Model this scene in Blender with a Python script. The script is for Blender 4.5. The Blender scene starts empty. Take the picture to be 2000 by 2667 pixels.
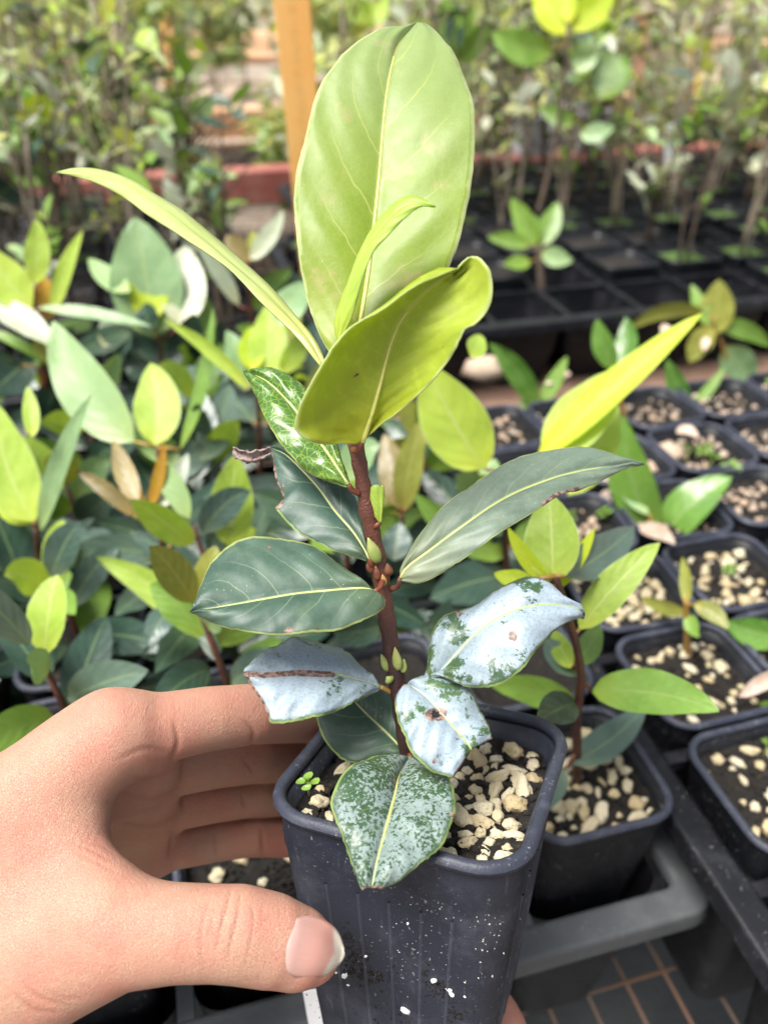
import bpy, math, random
import numpy as np
from mathutils import Vector, Matrix, noise as mn

random.seed(7); RNG = np.random.RandomState(7)
SC = bpy.context.scene
COL = SC.collection
R = math.radians

# ------------------------------------------------------------------ camera, sky, sun, exposure
TILT = R(34.0); FPX = 2100.0; CX, CY = 1000.0, 1333.5
CAM = Vector((0, 0, 0.45))
cd = bpy.data.cameras.new('camera'); cam = bpy.data.objects.new('camera', cd); COL.objects.link(cam)
cam.location = CAM; cam.rotation_euler = (math.pi/2 - TILT, 0, 0)
cd.sensor_fit = 'VERTICAL'; cd.sensor_height = 36.0; cd.lens = 36.0*FPX/2667.0
cd.clip_start = 0.01; cd.clip_end = 200
cd.dof.use_dof = True; cd.dof.focus_distance = 0.204; cd.dof.aperture_fstop = cd.lens/2.8
SC.camera = cam
SUN_EL, SUN_AZ = R(66), R(-122)          # azimuth from +Y towards +X: the light comes from the upper left
w = bpy.data.worlds.new('World'); SC.world = w; w.use_nodes = True
nt = w.node_tree; bg = nt.nodes['Background']
sky = nt.nodes.new('ShaderNodeTexSky'); sky.sky_type = 'NISHITA'; sky.sun_disc = False
sky.sun_elevation = SUN_EL; sky.sun_rotation = SUN_AZ; sky.air_density = 1.0; sky.dust_density = 4.0; sky.ozone_density = 0.6
hs = nt.nodes.new('ShaderNodeHueSaturation'); hs.inputs['Saturation'].default_value = 0.42
nt.links.new(sky.outputs[0], hs.inputs['Color']); nt.links.new(hs.outputs[0], bg.inputs['Color'])
bg.inputs['Strength'].default_value = 0.072
sd = bpy.data.lights.new('sun', 'SUN'); sd.energy = 3.0; sd.angle = R(30); sd.color = (1.0, 0.965, 0.92)
sun = bpy.data.objects.new('sun', sd); COL.objects.link(sun)
tosun = Vector((math.sin(SUN_AZ)*math.cos(SUN_EL), math.cos(SUN_AZ)*math.cos(SUN_EL), math.sin(SUN_EL)))
sun.rotation_euler = tosun.to_track_quat('Z', 'Y').to_euler(); sun.location = (-2, -1, 4)
SC.view_settings.view_transform = 'Standard'; SC.view_settings.look = 'None'
SC.view_settings.gamma = 1.0; SC.view_settings.use_curve_mapping = False
SC.view_settings.exposure = 1.36
SC.cycles.max_bounces = 8; SC.cycles.transparent_max_bounces = 6

# ------------------------------------------------------------------ photo pixel -> place helpers
ct, st = math.cos(TILT), math.sin(TILT)
CR = Vector((1, 0, 0)); CU = Vector((0, st, ct)); CF = Vector((0, ct, -st))
def c2w(x, y, z):                       # camera frame (x right, y down, z forward) -> world
    return CAM + CR*x - CU*y + CF*z
def P(px, py, d):                       # photo pixel at forward distance d
    return c2w((px-CX)/FPX*d, (py-CY)/FPX*d, d)
def ray(px, py):
    return CR*((px-CX)/FPX) - CU*((py-CY)/FPX) + CF
def Py(px, py, y):                      # where the pixel's ray meets the upright plane at distance y along the bench
    r = ray(px, py); return CAM + r*(y/r.y)
def Pz(px, py, z):                      # where the pixel's ray meets the level z
    r = ray(px, py); return CAM + r*((z-CAM.z)/r.z)
def w2px(p):
    q = Vector(p)-CAM; z = q.dot(CF); return (q.dot(CR)/z*FPX+CX, -q.dot(CU)/z*FPX+CY, z)
BY = R(15)                              # the bench is turned 15 degrees
EX = Vector((math.cos(BY), math.sin(BY), 0)); EY = Vector((-math.sin(BY), math.cos(BY), 0))
def B(a, b, z=0): return EX*a + EY*b + Vector((0, 0, z))
def toB(p): return (p.x*EX.x+p.y*EX.y, p.x*EY.x+p.y*EY.y)

# ------------------------------------------------------------------ object helpers
def tag(o, label=None, cat=None, group=None, kind=None):
    if label: o['label'] = label
    if cat: o['category'] = cat
    if group: o['group'] = group
    if kind: o['kind'] = kind
    return o
def empty(name, loc, rz=0):
    o = bpy.data.objects.new(name, None); COL.objects.link(o); o.location = loc; o.rotation_euler = (0, 0, rz)
    o.empty_display_size = 0.01; return o
def mesh_data(name, verts, faces, mat=None, uv=None, smooth=True, attrs=None):
    me = bpy.data.meshes.new(name); me.from_pydata([tuple(v) for v in verts], [], [tuple(f) for f in faces])
    if smooth: me.polygons.foreach_set('use_smooth', [True]*len(me.polygons))
    if uv is not None:
        L = me.uv_layers.new(name='UVMap'); idx = np.empty(len(me.loops), np.int32); me.loops.foreach_get('vertex_index', idx)
        L.data.foreach_set('uv', np.asarray(uv, np.float32)[idx].ravel())
    if attrs:
        for k, a in attrs.items():
            at = me.attributes.new(k, 'FLOAT', 'POINT'); at.data.foreach_set('value', np.asarray(a, np.float32))
    if mat: me.materials.append(mat)
    me.update(); return me
def obj(name, me, parent=None, loc=None):
    o = bpy.data.objects.new(name, me); COL.objects.link(o)
    if parent: o.parent = parent
    if loc is not None: o.location = loc
    return o
def copy_tree(o, parent=None):
    c = o.copy(); COL.objects.link(c)
    if parent: c.parent = parent
    for ch in o.children: copy_tree(ch, c)
    return c
def solidify(o, t, off=0):
    m = o.modifiers.new('thickness', 'SOLIDIFY'); m.thickness = t; m.offset = off
def tube(pts, rads, seg=8, cap=True):
    pts = [Vector(p) for p in pts]; V = []; F = []; n = len(pts)
    up = Vector((0.3, 0.2, 1)).normalized()
    for i, p in enumerate(pts):
        t = (pts[min(i+1, n-1)]-pts[max(i-1, 0)]).normalized()
        a = t.cross(up)
        if a.length < 1e-3: a = t.cross(Vector((1, 0, 0)))
        a.normalize(); b = t.cross(a)
        r = rads[i] if hasattr(rads, '__len__') else rads
        for k in range(seg):
            an = 2*math.pi*k/seg; V.append(p + a*(r*math.cos(an)) + b*(r*math.sin(an)))
    for i in range(n-1):
        for k in range(seg):
            F.append((i*seg+k, i*seg+(k+1) % seg, (i+1)*seg+(k+1) % seg, (i+1)*seg+k))
    if cap:
        F.append(tuple(range(seg-1, -1, -1))); F.append(tuple((n-1)*seg+k for k in range(seg)))
    return V, F
def spline(pts, n):                     # Catmull-Rom through pts, n samples evenly by arc length
    a = np.asarray(pts, float)
    if len(a) == 2: dense = a[0]+(a[1]-a[0])*np.linspace(0, 1, 60)[:, None]
    else:
        q = np.vstack([2*a[0]-a[1], a, 2*a[-1]-a[-2]]); out = []
        for i in range(1, len(q)-2):
            t = np.linspace(0, 1, 24, endpoint=False)[:, None]
            p0, p1, p2, p3 = q[i-1], q[i], q[i+1], q[i+2]
            out.append(.5*((2*p1)+(-p0+p2)*t+(2*p0-5*p1+4*p2-p3)*t**2+(-p0+3*p1-3*p2+p3)*t**3))
        dense = np.vstack(out+[a[-1:]])
    s = np.r_[0, np.cumsum(np.linalg.norm(np.diff(dense[:, :2], axis=0), axis=1))]
    u = np.linspace(0, s[-1], n)
    return np.stack([np.interp(u, s, dense[:, k]) for k in range(a.shape[1])], 1)
def boxmesh(V, F, lo, hi, fr=None):     # append a box given in bench frame (or own)
    fr = fr or (lambda x, y, z: Vector((x, y, z))); b = len(V)
    for z in (lo[2], hi[2]):
        for x, y in ((lo[0], lo[1]), (hi[0], lo[1]), (hi[0], hi[1]), (lo[0], hi[1])): V.append(fr(x, y, z))
    for f in ((0, 3, 2, 1), (4, 5, 6, 7), (0, 1, 5, 4), (1, 2, 6, 5), (2, 3, 7, 6), (3, 0, 4, 7)): F.append(tuple(b+i for i in f))

# ------------------------------------------------------------------ materials
class NT:
    def __init__(s, name):
        s.m = bpy.data.materials.new(name); s.m.use_nodes = True; s.t = s.m.node_tree; s.t.nodes.clear()
        s.out = s.t.nodes.new('ShaderNodeOutputMaterial')
    def n(s, typ, **kw):
        x = s.t.nodes.new(typ)
        for k, v in kw.items():
            if k.startswith('i_'):
                k2 = k[2:]
                k2 = int(k2) if k2.isdigit() else k2.replace('_', ' ')
                if hasattr(v, 'is_output') or isinstance(v, bpy.types.NodeSocket): s.t.links.new(v, x.inputs[k2])
                else: x.inputs[k2].default_value = v
            else: setattr(x, k, v)
        return x
    def math(s, op, a, b=0.0, c=0.0, clamp=False):
        x = s.t.nodes.new('ShaderNodeMath'); x.operation = op; x.use_clamp = clamp
        for i, v in enumerate((a, b, c)):
            if isinstance(v, bpy.types.NodeSocket): s.t.links.new(v, x.inputs[i])
            else: x.inputs[i].default_value = v
        return x.outputs[0]
    def step(s, v, a, b, lo=0.0, hi=1.0):
        x = s.n('ShaderNodeMapRange', interpolation_type='SMOOTHSTEP', i_0=v); x.inputs[1].default_value = a; x.inputs[2].default_value = b
        x.inputs[3].default_value = lo; x.inputs[4].default_value = hi; return x.outputs[0]
    def mix(s, f, a, b, mode='MIX'):
        x = s.t.nodes.new('ShaderNodeMix'); x.data_type = 'RGBA'; x.blend_type = mode
        for i, v in ((0, f), (6, a), (7, b)):
            if isinstance(v, bpy.types.NodeSocket): s.t.links.new(v, x.inputs[i])
            elif i == 0: x.inputs[0].default_value = v
            else: x.inputs[i].default_value = tuple(v)+((1,) if len(v) == 3 else ())
        return x.outputs[2]
    def noise(s, vec, scale, detail=3, rough=.5, dist=0.0):
        x = s.n('ShaderNodeTexNoise', i_Scale=scale, i_Detail=detail, i_Roughness=rough, i_Distortion=dist)
        if vec is not None: s.t.links.new(vec, x.inputs['Vector'])
        return x.outputs['Fac']
    def bump(s, h, strength, dist):
        x = s.n('ShaderNodeBump', i_Strength=strength, i_Distance=dist, i_Height=h); return x.outputs[0]
    def bsdf(s, col, rough=.5, normal=None, **kw):
        x = s.n('ShaderNodeBsdfPrincipled')
        def put(k, v):
            if isinstance(v, bpy.types.NodeSocket): s.t.links.new(v, x.inputs[k])
            else: x.inputs[k].default_value = (tuple(v)+(1,)) if (hasattr(v, '__len__') and len(v) == 3 and k in ('Base Color', 'Specular Tint', 'Coat Tint')) else v
        put('Base Color', col); put('Roughness', rough)
        for k, v in kw.items(): put(k.replace('_', ' '), v)
        if normal: s.t.links.new(normal, x.inputs['Normal'])
        return x.outputs[0]
    def done(s, sh): s.t.links.new(sh, s.out.inputs[0]); return s.m
    def obco(s): return s.n('ShaderNodeTexCoord').outputs['Object']
def simple(name, c1, c2, scale, rough=.6, bump=0.0, bscale=None, detail=4, **kw):
    t = NT(name); o = t.n('ShaderNodeNewGeometry').outputs['Position']; f = t.step(t.noise(o, scale, detail, .6), .35, .65)
    c = t.mix(f, c1, c2); nrm = t.bump(t.noise(o, bscale or scale*4, 4, .6), 1.0, bump) if bump else None
    return t.done(t.bsdf(c, rough, nrm, **kw))

def leaf_mat(name, c1, c2, vein, edge=None, rough=.42, transl=.25, wax=None, nv=7, vw=.07, vs=.5, midw=.05, retic=0.0, spec=.5,
             quilt=.0003, blot=None, waxcol=(.50, .58, .66), coat=0.0, tipsheen=0.0, netb=.03, waxfine=.30, dust=True):
    t = NT(name); uv = t.n('ShaderNodeUVMap').outputs[0]
    sx = t.n('ShaderNodeSeparateXYZ', i_0=uv); U, V = sx.outputs[0], sx.outputs[1]
    rnd = t.n('ShaderNodeObjectInfo').outputs['Random']
    pos = t.n('ShaderNodeNewGeometry').outputs['Position']
    m = t.math('MULTIPLY', t.math('ABSOLUTE', t.math('SUBTRACT', V, .5)), 2.0)
    side = t.math('GREATER_THAN', V, .5)
    n1 = t.noise(pos, 55, 3, .55); n2 = t.noise(pos, 320, 4, .6)
    wob = t.math('MULTIPLY', t.math('SUBTRACT', t.noise(pos, 130, 2, .5), .5), .30)
    lat = t.math('ADD', t.math('SUBTRACT', t.math('MULTIPLY', U, nv), t.math('MULTIPLY', t.math('POWER', m, 1.25), nv*.30)), wob)
    lat = t.math('ADD', t.math('ADD', lat, t.math('MULTIPLY', side, .45)), rnd)
    fr = t.math('ABSOLUTE', t.math('SUBTRACT', t.math('FRACT', lat), .5))
    vm = t.step(fr, vw, vw*.25); fade = t.step(m, .98, .25)
    vm = t.math('MULTIPLY', vm, fade)
    soft = t.step(fr, .5, .02)
    mid = t.step(m, midw, midw*.45)
    vor = t.n('ShaderNodeTexVoronoi', feature='DISTANCE_TO_EDGE', i_Scale=560.0); t.t.links.new(pos, vor.inputs['Vector'])
    net = t.step(vor.outputs['Distance'], .075, .01)
    c = t.mix(t.step(n1, .32, .68), c1, c2)
    c = t.mix(t.math('MULTIPLY', t.math('ABSOLUTE', t.math('SUBTRACT', rnd, .5)), 1.0), c, t.mix(t.math('GREATER_THAN', rnd, .5), tuple(x*.70 for x in c1), (c2[0]*1.25+.015, c2[1]*1.15+.015, c2[2]*.95)))
    c = t.mix(t.math('MULTIPLY', t.step(U, .35, .02), .35), c, (c2[0]*1.5+.03, c2[1]*1.15+.02, c2[2]*.7))
    c = t.mix(t.math('MULTIPLY', t.step(n2, .45, .75), .25), c, tuple(min(1, x*1.35) for x in c2))
    if blot: c = t.mix(t.math('MULTIPLY', t.step(t.noise(pos, 75, 4, .6), .56, .72), .75), c, blot)
    if tipsheen: c = t.mix(t.math('MULTIPLY', t.step(U, .35, .95), tipsheen), c, (.42, .52, .40))  # pale sky sheen painted into the blade colour towards the tip
    c = t.mix(t.math('MULTIPLY', net, retic if retic else .06), c, vein)
    c = t.mix(t.math('MULTIPLY', vm, vs), c, vein)
    h = t.math('ADD', t.math('MULTIPLY', t.math('SUBTRACT', 1.0, soft), 1.0), t.math('MULTIPLY', t.math('SUBTRACT', 1.0, net), netb))
    h = t.math('ADD', h, t.math('MULTIPLY', n2, .22))
    rg = t.math('ADD', rough, t.math('MULTIPLY', t.math('SUBTRACT', n2, .5), .25))
    if wax is not None:
        wn = t.math('ADD', t.math('MULTIPLY', t.noise(pos, 95, 10, .72, .3), 1.0-waxfine), t.math('MULTIPLY', t.noise(pos, 1150, 3, .65), waxfine))
        wn = t.math('ADD', wn, wax)
        wf = t.math('MULTIPLY', t.step(wn, .49, .525), t.step(t.noise(pos, 1500, 3, .6), .30, .60, .72, 1.0))
        wf = t.math('MULTIPLY', wf, t.step(m, .99, .86)); wf = t.math('MULTIPLY', wf, t.math('SUBTRACT', 1.0, t.math('MULTIPLY', vm, .25)))
        wf = t.math('MULTIPLY', wf, t.step(t.noise(pos, 45, 3), .25, .65, .70, 1.0))
        c = t.mix(wf, c, waxcol); rg = t.math('ADD', rg, t.math('MULTIPLY', wf, .12))
    if dust:
        dn = t.math('MULTIPLY', t.step(t.noise(pos, 1700, 2, .5), .70, .74), t.step(t.noise(pos, 110, 3), .48, .60)); c = t.mix(t.math('MULTIPLY', dn, .55), c, (.55, .58, .52))
    c = t.mix(mid, c, vein)
    if edge: c = t.mix(t.math('MULTIPLY', t.step(t.math('ADD', m, t.math('MULTIPLY', t.math('SUBTRACT', n2, .5), .05)), .945, .985), .85), c, edge)
    sc = t.n('ShaderNodeAttribute', attribute_name='scar').outputs['Fac']
    scn = t.step(t.math('ADD', sc, t.math('MULTIPLY', t.math('SUBTRACT', n2, .5), .5)), .42, .62)
    c = t.mix(scn, c, t.mix(t.step(t.noise(pos, 800, 3), .4, .6), (.085, .048, .038), (.26, .18, .15)))
    nrm = t.bump(h, .6, quilt)
    b = t.bsdf(c, rg, nrm, Specular_IOR_Level=spec, Coat_Weight=coat, Coat_Roughness=.25)
    if transl:
        tr = t.n('ShaderNodeBsdfTranslucent'); t.t.links.new(t.mix(1.0, c, (1.0, 1.0, .45), 'MULTIPLY'), tr.inputs['Color'])
        mx = t.n('ShaderNodeMixShader', i_0=transl); t.t.links.new(b, mx.inputs[1]); t.t.links.new(tr.outputs[0], mx.inputs[2]); b = mx.outputs[0]
    return t.done(b)

M = {}
YV = (.50, .52, .13)
M['lime'] = leaf_mat('leaf_lime', (.155, .255, .020), (.215, .32, .032), (.44, .49, .13), (.55, .62, .30), .42, .38, nv=6, vs=.75, vw=.032, midw=.03, quilt=.0004, blot=(.42, .37, .12), tipsheen=.30, retic=.14)
M['limecup'] = leaf_mat('leaf_lime_cup', (.42, .54, .04), (.52, .63, .06), (.50, .55, .12), (.58, .66, .30), .5, .5, nv=8, vs=.4, vw=.05, retic=.12)
M['limepale'] = leaf_mat('leaf_pale_lime', (.34, .50, .06), (.44, .60, .10), (.55, .64, .2), (.5, .6, .25), .5, .4, nv=6, vs=.2, quilt=.00015)
M['yellow'] = leaf_mat('leaf_yellow_green', (.42, .56, .02), (.52, .65, .04), (.6, .66, .14), None, .5, .45, nv=6, vs=.15, quilt=.00015)
M['edgeon'] = leaf_mat('leaf_soft_green', (.30, .38, .11), (.36, .44, .17), (.45, .50, .16), None, .38, .25, nv=6, vs=.1, quilt=.0001)
M['glossy'] = leaf_mat('leaf_glossy', (.035, .095, .018), (.06, .15, .025), (.26, .36, .06), (.36, .42, .12), .26, .08, nv=6, vs=.45, vw=.05, retic=.6, quilt=.0004, spec=.5, netb=.10)
M['dark'] = leaf_mat('leaf_dark_green', (.026, .060, .044), (.042, .086, .062), (.18, .26, .13), (.30, .38, .12), .48, .05, nv=5, vs=.5, vw=.035, midw=.035)
M['darkmottle'] = leaf_mat('leaf_mottled_dark', (.030, .066, .046), (.050, .096, .066), (.20, .27, .15), (.36, .42, .14), .50, .05, nv=6, vs=.55, vw=.032, midw=.03, quilt=.0003, blot=(.09, .14, .085))
M['sage'] = leaf_mat('leaf_sage', (.115, .165, .12), (.15, .20, .15), (.34, .40, .15), (.34, .40, .16), .48, .06, nv=7, vs=.18, vw=.05, midw=.05)
for k, wx in (('waxa', .085), ('waxb', .055), ('waxc', .045), ('waxd', .015)):
    M[k] = leaf_mat('leaf_waxy_'+k[-1], (.028, .068, .030), (.045, .095, .040), (.28, .34, .14), (.22, .30, .09), .40, .03, wax=wx, nv=6, vs=.3, vw=.03, midw=.04,
                    waxcol=(.275, .34, .405) if k != 'waxd' else (.22, .28, .27), waxfine=.13 if k != 'waxd' else .50, quilt=.0004)
# simpler leaves for the blurred plants behind
def bleaf(name, c1, c2, v, tr, rough=.4): M[name] = leaf_mat('leaf_'+name, c1, c2, v, None, rough, tr, nv=6, vs=.12, midw=.06, quilt=.00015, dust=False)
bleaf('b_dark', (.022, .052, .038), (.038, .078, .056), (.12, .18, .08), .05, .34)
bleaf('b_teal', (.050, .092, .075), (.080, .13, .108), (.15, .22, .11), .06, .36)
bleaf('b_pale', (.20, .33, .15), (.26, .39, .19), (.28, .38, .16), .2)
bleaf('b_mid', (.14, .26, .04), (.19, .33, .06), (.22, .32, .08), .25)
bleaf('b_grey', (.24, .29, .20), (.32, .37, .28), (.3, .33, .2), .1)
bleaf('b_bronze', (.17, .13, .04), (.24, .19, .07), (.22, .18, .07), .2)
bleaf('b_orange', (.42, .20, .02), (.50, .30, .03), (.5, .35, .08), .35)
bleaf('b_olive', (.20, .22, .04), (.26, .28, .06), (.34, .34, .1), .25)
bleaf('b_strap', (.06, .16, .02), (.13, .26, .05), (.2, .3, .1), .15, .3)
bleaf('f_pale', (.30, .40, .19), (.40, .48, .25), (.4, .5, .25), .3)
bleaf('f_yellow', (.44, .48, .12), (.52, .56, .20), (.5, .55, .2), .35)
bleaf('f_mid', (.18, .30, .07), (.26, .38, .11), (.3, .4, .15), .3)
bleaf('f_grey', (.32, .36, .26), (.42, .45, .34), (.4, .45, .3), .2)
t = NT('stem_red'); pos = t.n('ShaderNodeNewGeometry').outputs['Position']
M['stem'] = t.done(t.bsdf(t.mix(t.step(t.noise(pos, 160, 4, .6), .3, .7), (.045, .016, .013), (.095, .036, .022)), .42, t.bump(t.noise(pos, 900, 3), .6, .0004)))
t = NT('stem_dark'); pos = t.n('ShaderNodeNewGeometry').outputs['Position']; hz = t.n('ShaderNodeSeparateXYZ', i_0=t.obco()).outputs[2]
M['herostem'] = t.done(t.bsdf(t.mix(t.step(t.math('ADD', hz, t.math('MULTIPLY', t.noise(pos, 120, 4), .02)), .035, .062),
    t.mix(t.noise(pos, 300, 4), (.022, .010, .012), (.050, .022, .020)), t.mix(t.noise(pos, 300, 4), (.070, .020, .014), (.12, .042, .026))), .42, t.bump(t.noise(pos, 1300, 4), .7, .0005)))
M['petiole'] = simple('petiole_amber', (.30, .16, .04), (.36, .22, .06), 200, .45)
M['redpet'] = simple('petiole_red', (.10, .022, .014), (.16, .045, .022), 200, .45)
M['midrib'] = simple('midrib_yellow', (.36, .39, .14), (.43, .45, .18), 250, .5)
M['midpale'] = simple('midrib_pale', (.34, .38, .22), (.40, .43, .26), 250, .5)
M['midlime'] = simple('midrib_lime', (.50, .52, .12), (.55, .56, .16), 250, .5)
M['bud'] = simple('bud_green', (.20, .26, .06), (.30, .32, .10), 400, .5)
M['budred'] = simple('bud_red', (.09, .022, .014), (.17, .07, .025), 500, .5)
M['twig'] = simple('twig_bark', (.24, .19, .14), (.36, .30, .23), 60, .8)
M['twigdark'] = simple('twig_bark_dark', (.07, .05, .035), (.14, .10, .07), 60, .8)
M['dry'] = simple('dry_leaf', (.14, .09, .08), (.34, .27, .25), 500, .8, .0006, 900)
# black nursery plastic, dusty and scuffed
def plastic(name, base, dust, damt, fine=1.0):
    t = NT(name); pos = t.n('ShaderNodeNewGeometry').outputs['Position']
    n = t.noise(pos, 60, 6, .65); c = t.mix(t.math('MULTIPLY', t.step(n, .45, .75), damt), base, dust)
    sp = t.step(t.noise(pos, 750*fine, 3, .6), .63, .70); sp = t.math('MULTIPLY', sp, t.step(t.noise(pos, 45, 3, .6), .42, .58))
    c = t.mix(t.math('MULTIPLY', sp, .75), c, (.30, .28, .27))
    mp = t.n('ShaderNodeMapping'); mp.inputs['Scale'].default_value = (1, 1, .16); t.t.links.new(t.obco(), mp.inputs[0])
    st_ = t.step(t.noise(mp.outputs[0], 420, 4, .65), .60, .74)
    c = t.mix(t.math('MULTIPLY', st_, .5*damt*2), c, dust)
    h = t.math('ADD', t.noise(pos, 1500, 3), t.math('MULTIPLY', sp, 1.2))
    return t.done(t.bsdf(c, t.math('ADD', .34, t.math('MULTIPLY', n, .28)), t.bump(h, .35, .0004), Specular_IOR_Level=.32))
M['pot'] = plastic('plastic_slate_black', (.016, .019, .031), (.10, .105, .135), .40)
M['potrim'] = plastic('plastic_scuffed_rim', (.030, .034, .050), (.15, .16, .20), .45)
M['potbg'] = plastic('plastic_black', (.007, .008, .011), (.045, .05, .06), .25)
M['tray'] = plastic('plastic_grey_tray', (.085, .092, .098), (.15, .155, .155), .5)
M['traydark'] = plastic('plastic_dark_tray', (.007, .0075, .010), (.05, .053, .065), .3)
# soil
t = NT('potting_soil'); pos = t.n('ShaderNodeNewGeometry').outputs['Position']
n = t.noise(pos, 700, 6, .7); c = t.mix(t.step(n, .4, .7), (.006, .005, .004), (.030, .021, .014))
c = t.mix(t.math('MULTIPLY', t.step(t.noise(pos, 240, 3), .62, .68), .6), c, (.07, .045, .025))
M['soil'] = t.done(t.bsdf(c, .85, t.bump(n, 1.0, .0022)))
def pebmat(name, a, b, g):
    t = NT(name); pos = t.n('ShaderNodeNewGeometry').outputs['Position']; r = t.n('ShaderNodeObjectInfo').outputs['Random']
    c = t.mix(r, a, b); c = t.mix(t.math('MULTIPLY', t.step(t.noise(pos, 260, 4, .6), .5, .68), .55), c, g)
    n = t.noise(pos, 1500, 4, .65); c = t.mix(t.math('MULTIPLY', t.step(n, .58, .72), .7), c, (.16, .11, .06))
    return t.done(t.bsdf(c, .85, t.bump(n, 1.0, .0009)))
M['pebble'] = pebmat('pumice', (.54, .42, .24), (.70, .63, .46), (.50, .47, .20))
M['pebblepale'] = pebmat('pumice_pale', (.56, .46, .36), (.50, .36, .25), (.36, .28, .20))
M['perlite'] = simple('perlite_white', (.75, .75, .76), (.85, .85, .85), 500, .8)
M['white'] = simple('white_label', (.70, .72, .74), (.78, .79, .80), 40, .5)
M['orange'] = None
# ------------------------------------------------------------------ nursery pots
def rsq(h, r, n=7):                     # rounded square outline, half size h, corner radius r
    out = []
    for cx, cy, a0 in ((h-r, h-r, 0), (-(h-r), h-r, 90), (-(h-r), -(h-r), 180), (h-r, -(h-r), 270)):
        for k in range(n+1):
            a = R(a0+90*k/n); out.append((cx+r*math.cos(a), cy+r*math.sin(a)))
    return out
def loft(secs, cap0=False, cap1=False, n=7, mod=None):
    V = []; F = []; m = 4*(n+1)
    for j, (z, h, r) in enumerate(secs):
        for i, (x, y) in enumerate(rsq(h, r, n)):
            V.append(Vector((x, y, z)))
    for j in range(len(secs)-1):
        for i in range(m): F.append((j*m+i, j*m+(i+1) % m, (j+1)*m+(i+1) % m, (j+1)*m+i))
    if cap0: F.append(tuple(range(m-1, -1, -1)))
    if cap1: F.append(tuple((len(secs)-1)*m+i for i in range(m)))
    return V, F
def pot_meshes(W, H, mwall, mrim, ribs=False, soil=.010, name='pot'):
    """body, rim and soil of one square pot; origin at the base centre, rim top at z = H"""
    h = W/2; hb = h*.70; wt = .0011
    def hw(z): return hb + (h-.0032-hb)*min(1, z/(H-.016)) if z < H-.016 else h-.0024
    secs = [(0, hb-.003, .006), (.0008, hb-.001, .007), (.003, hw(.003), .008)]
    for z in np.linspace(.008, H-.0165, 8): secs.append((z, hw(z), .008+.003*z/H))
    secs += [(H-.0150, h-.0026, .0115), (H-.004, h-.0021, .0118), (H-.0035, h-.0021, .0118)]
    inner = [(H-.0035, h-.0021-wt-.001, .0108), (H-.015, h-.0036-wt, .0105), (H*.5, hw(H*.5)-wt-.0006, .009), (.002, hb-.002, .007)]
    wv, wf = loft(secs+inner, True, True)
    rim = []
    for k in range(9):
        a = math.pi*2*k/8
        rim.append((H-.0020+.0019*math.sin(a), h-.0018+.0018*math.cos(a), .0125+.0018*math.cos(a)))
    rv, rf = loft(rim)
    me_w = mesh_data(name+'_wall', wv, wf, mwall); me_r = mesh_data(name+'_rim', rv, rf, mrim)
    hs = h-.0042; n = 26; sv = []; sf = []; zs = H-soil
    for i in range(n):
        for j in range(n):
            x = -hs+2*hs*i/(n-1); y = -hs+2*hs*j/(n-1)
            e = max(abs(x), abs(y))/hs; rr = .0095
            ax, ay = abs(x)-(hs-rr), abs(y)-(hs-rr)
            if ax > 0 and ay > 0:
                l = math.hypot(ax, ay)
                if l > rr: x -= math.copysign(ax*(1-rr/l), x); y -= math.copysign(ay*(1-rr/l), y)
            z = zs + .0022*(mn.noise((x*160, y*160, 3.1+W*50)))+.0016*mn.noise((x*420, y*420, 1))
            sv.append(Vector((x, y, z)))
    for i in range(n-1):
        for j in range(n-1): sf.append((i*n+j, (i+1)*n+j, (i+1)*n+j+1, i*n+j+1))
    return me_w, me_r, mesh_data(name+'_soil', sv, sf, M['soil']), hw
def blob(name, r, mat, sub=2, amp=.35, seed=0, stretch=(1, 1, 1), fr=1.1):
    import bmesh
    bm = bmesh.new(); bmesh.ops.create_icosphere(bm, subdivisions=sub, radius=1)
    for v in bm.verts:
        d = 1+amp*mn.noise(v.co*fr+Vector((seed*7.3, seed*3.1, 0)))+amp*.28*mn.noise(v.co*2.7+Vector((seed*2.7, 1, 4)))
        v.co = Vector((v.co.x*stretch[0], v.co.y*stretch[1], v.co.z*stretch[2]))*d*r
    me = bpy.data.meshes.new(name); bm.to_mesh(me); bm.free()
    me.polygons.foreach_set('use_smooth', [True]*len(me.polygons)); me.materials.append(mat); return me
PEB = [blob('pebble', .001, M['pebble'], 3, .40, k, st_, 1.5) for k, st_ in enumerate(((1, 1, .9), (1.35, .8, .8), (1, .8, .75), (1.7, .8, .8), (1.1, 1, .7), (.9, 1.15, .95), (1.5, .7, .75), (1.2, .95, .8)))]
PEBP = [blob('pebble_pale', .001, M['pebblepale'], 1, .42, k+20, st_, 1.3) for k, st_ in enumerate(((1, 1, .8), (1.25, .85, .8), (1.4, .8, .7)))]
PERL = [blob('perlite', .001, M['perlite'], 1, .45, k+40, (1.2, .8, .8)) for k in range(3)]

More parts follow.
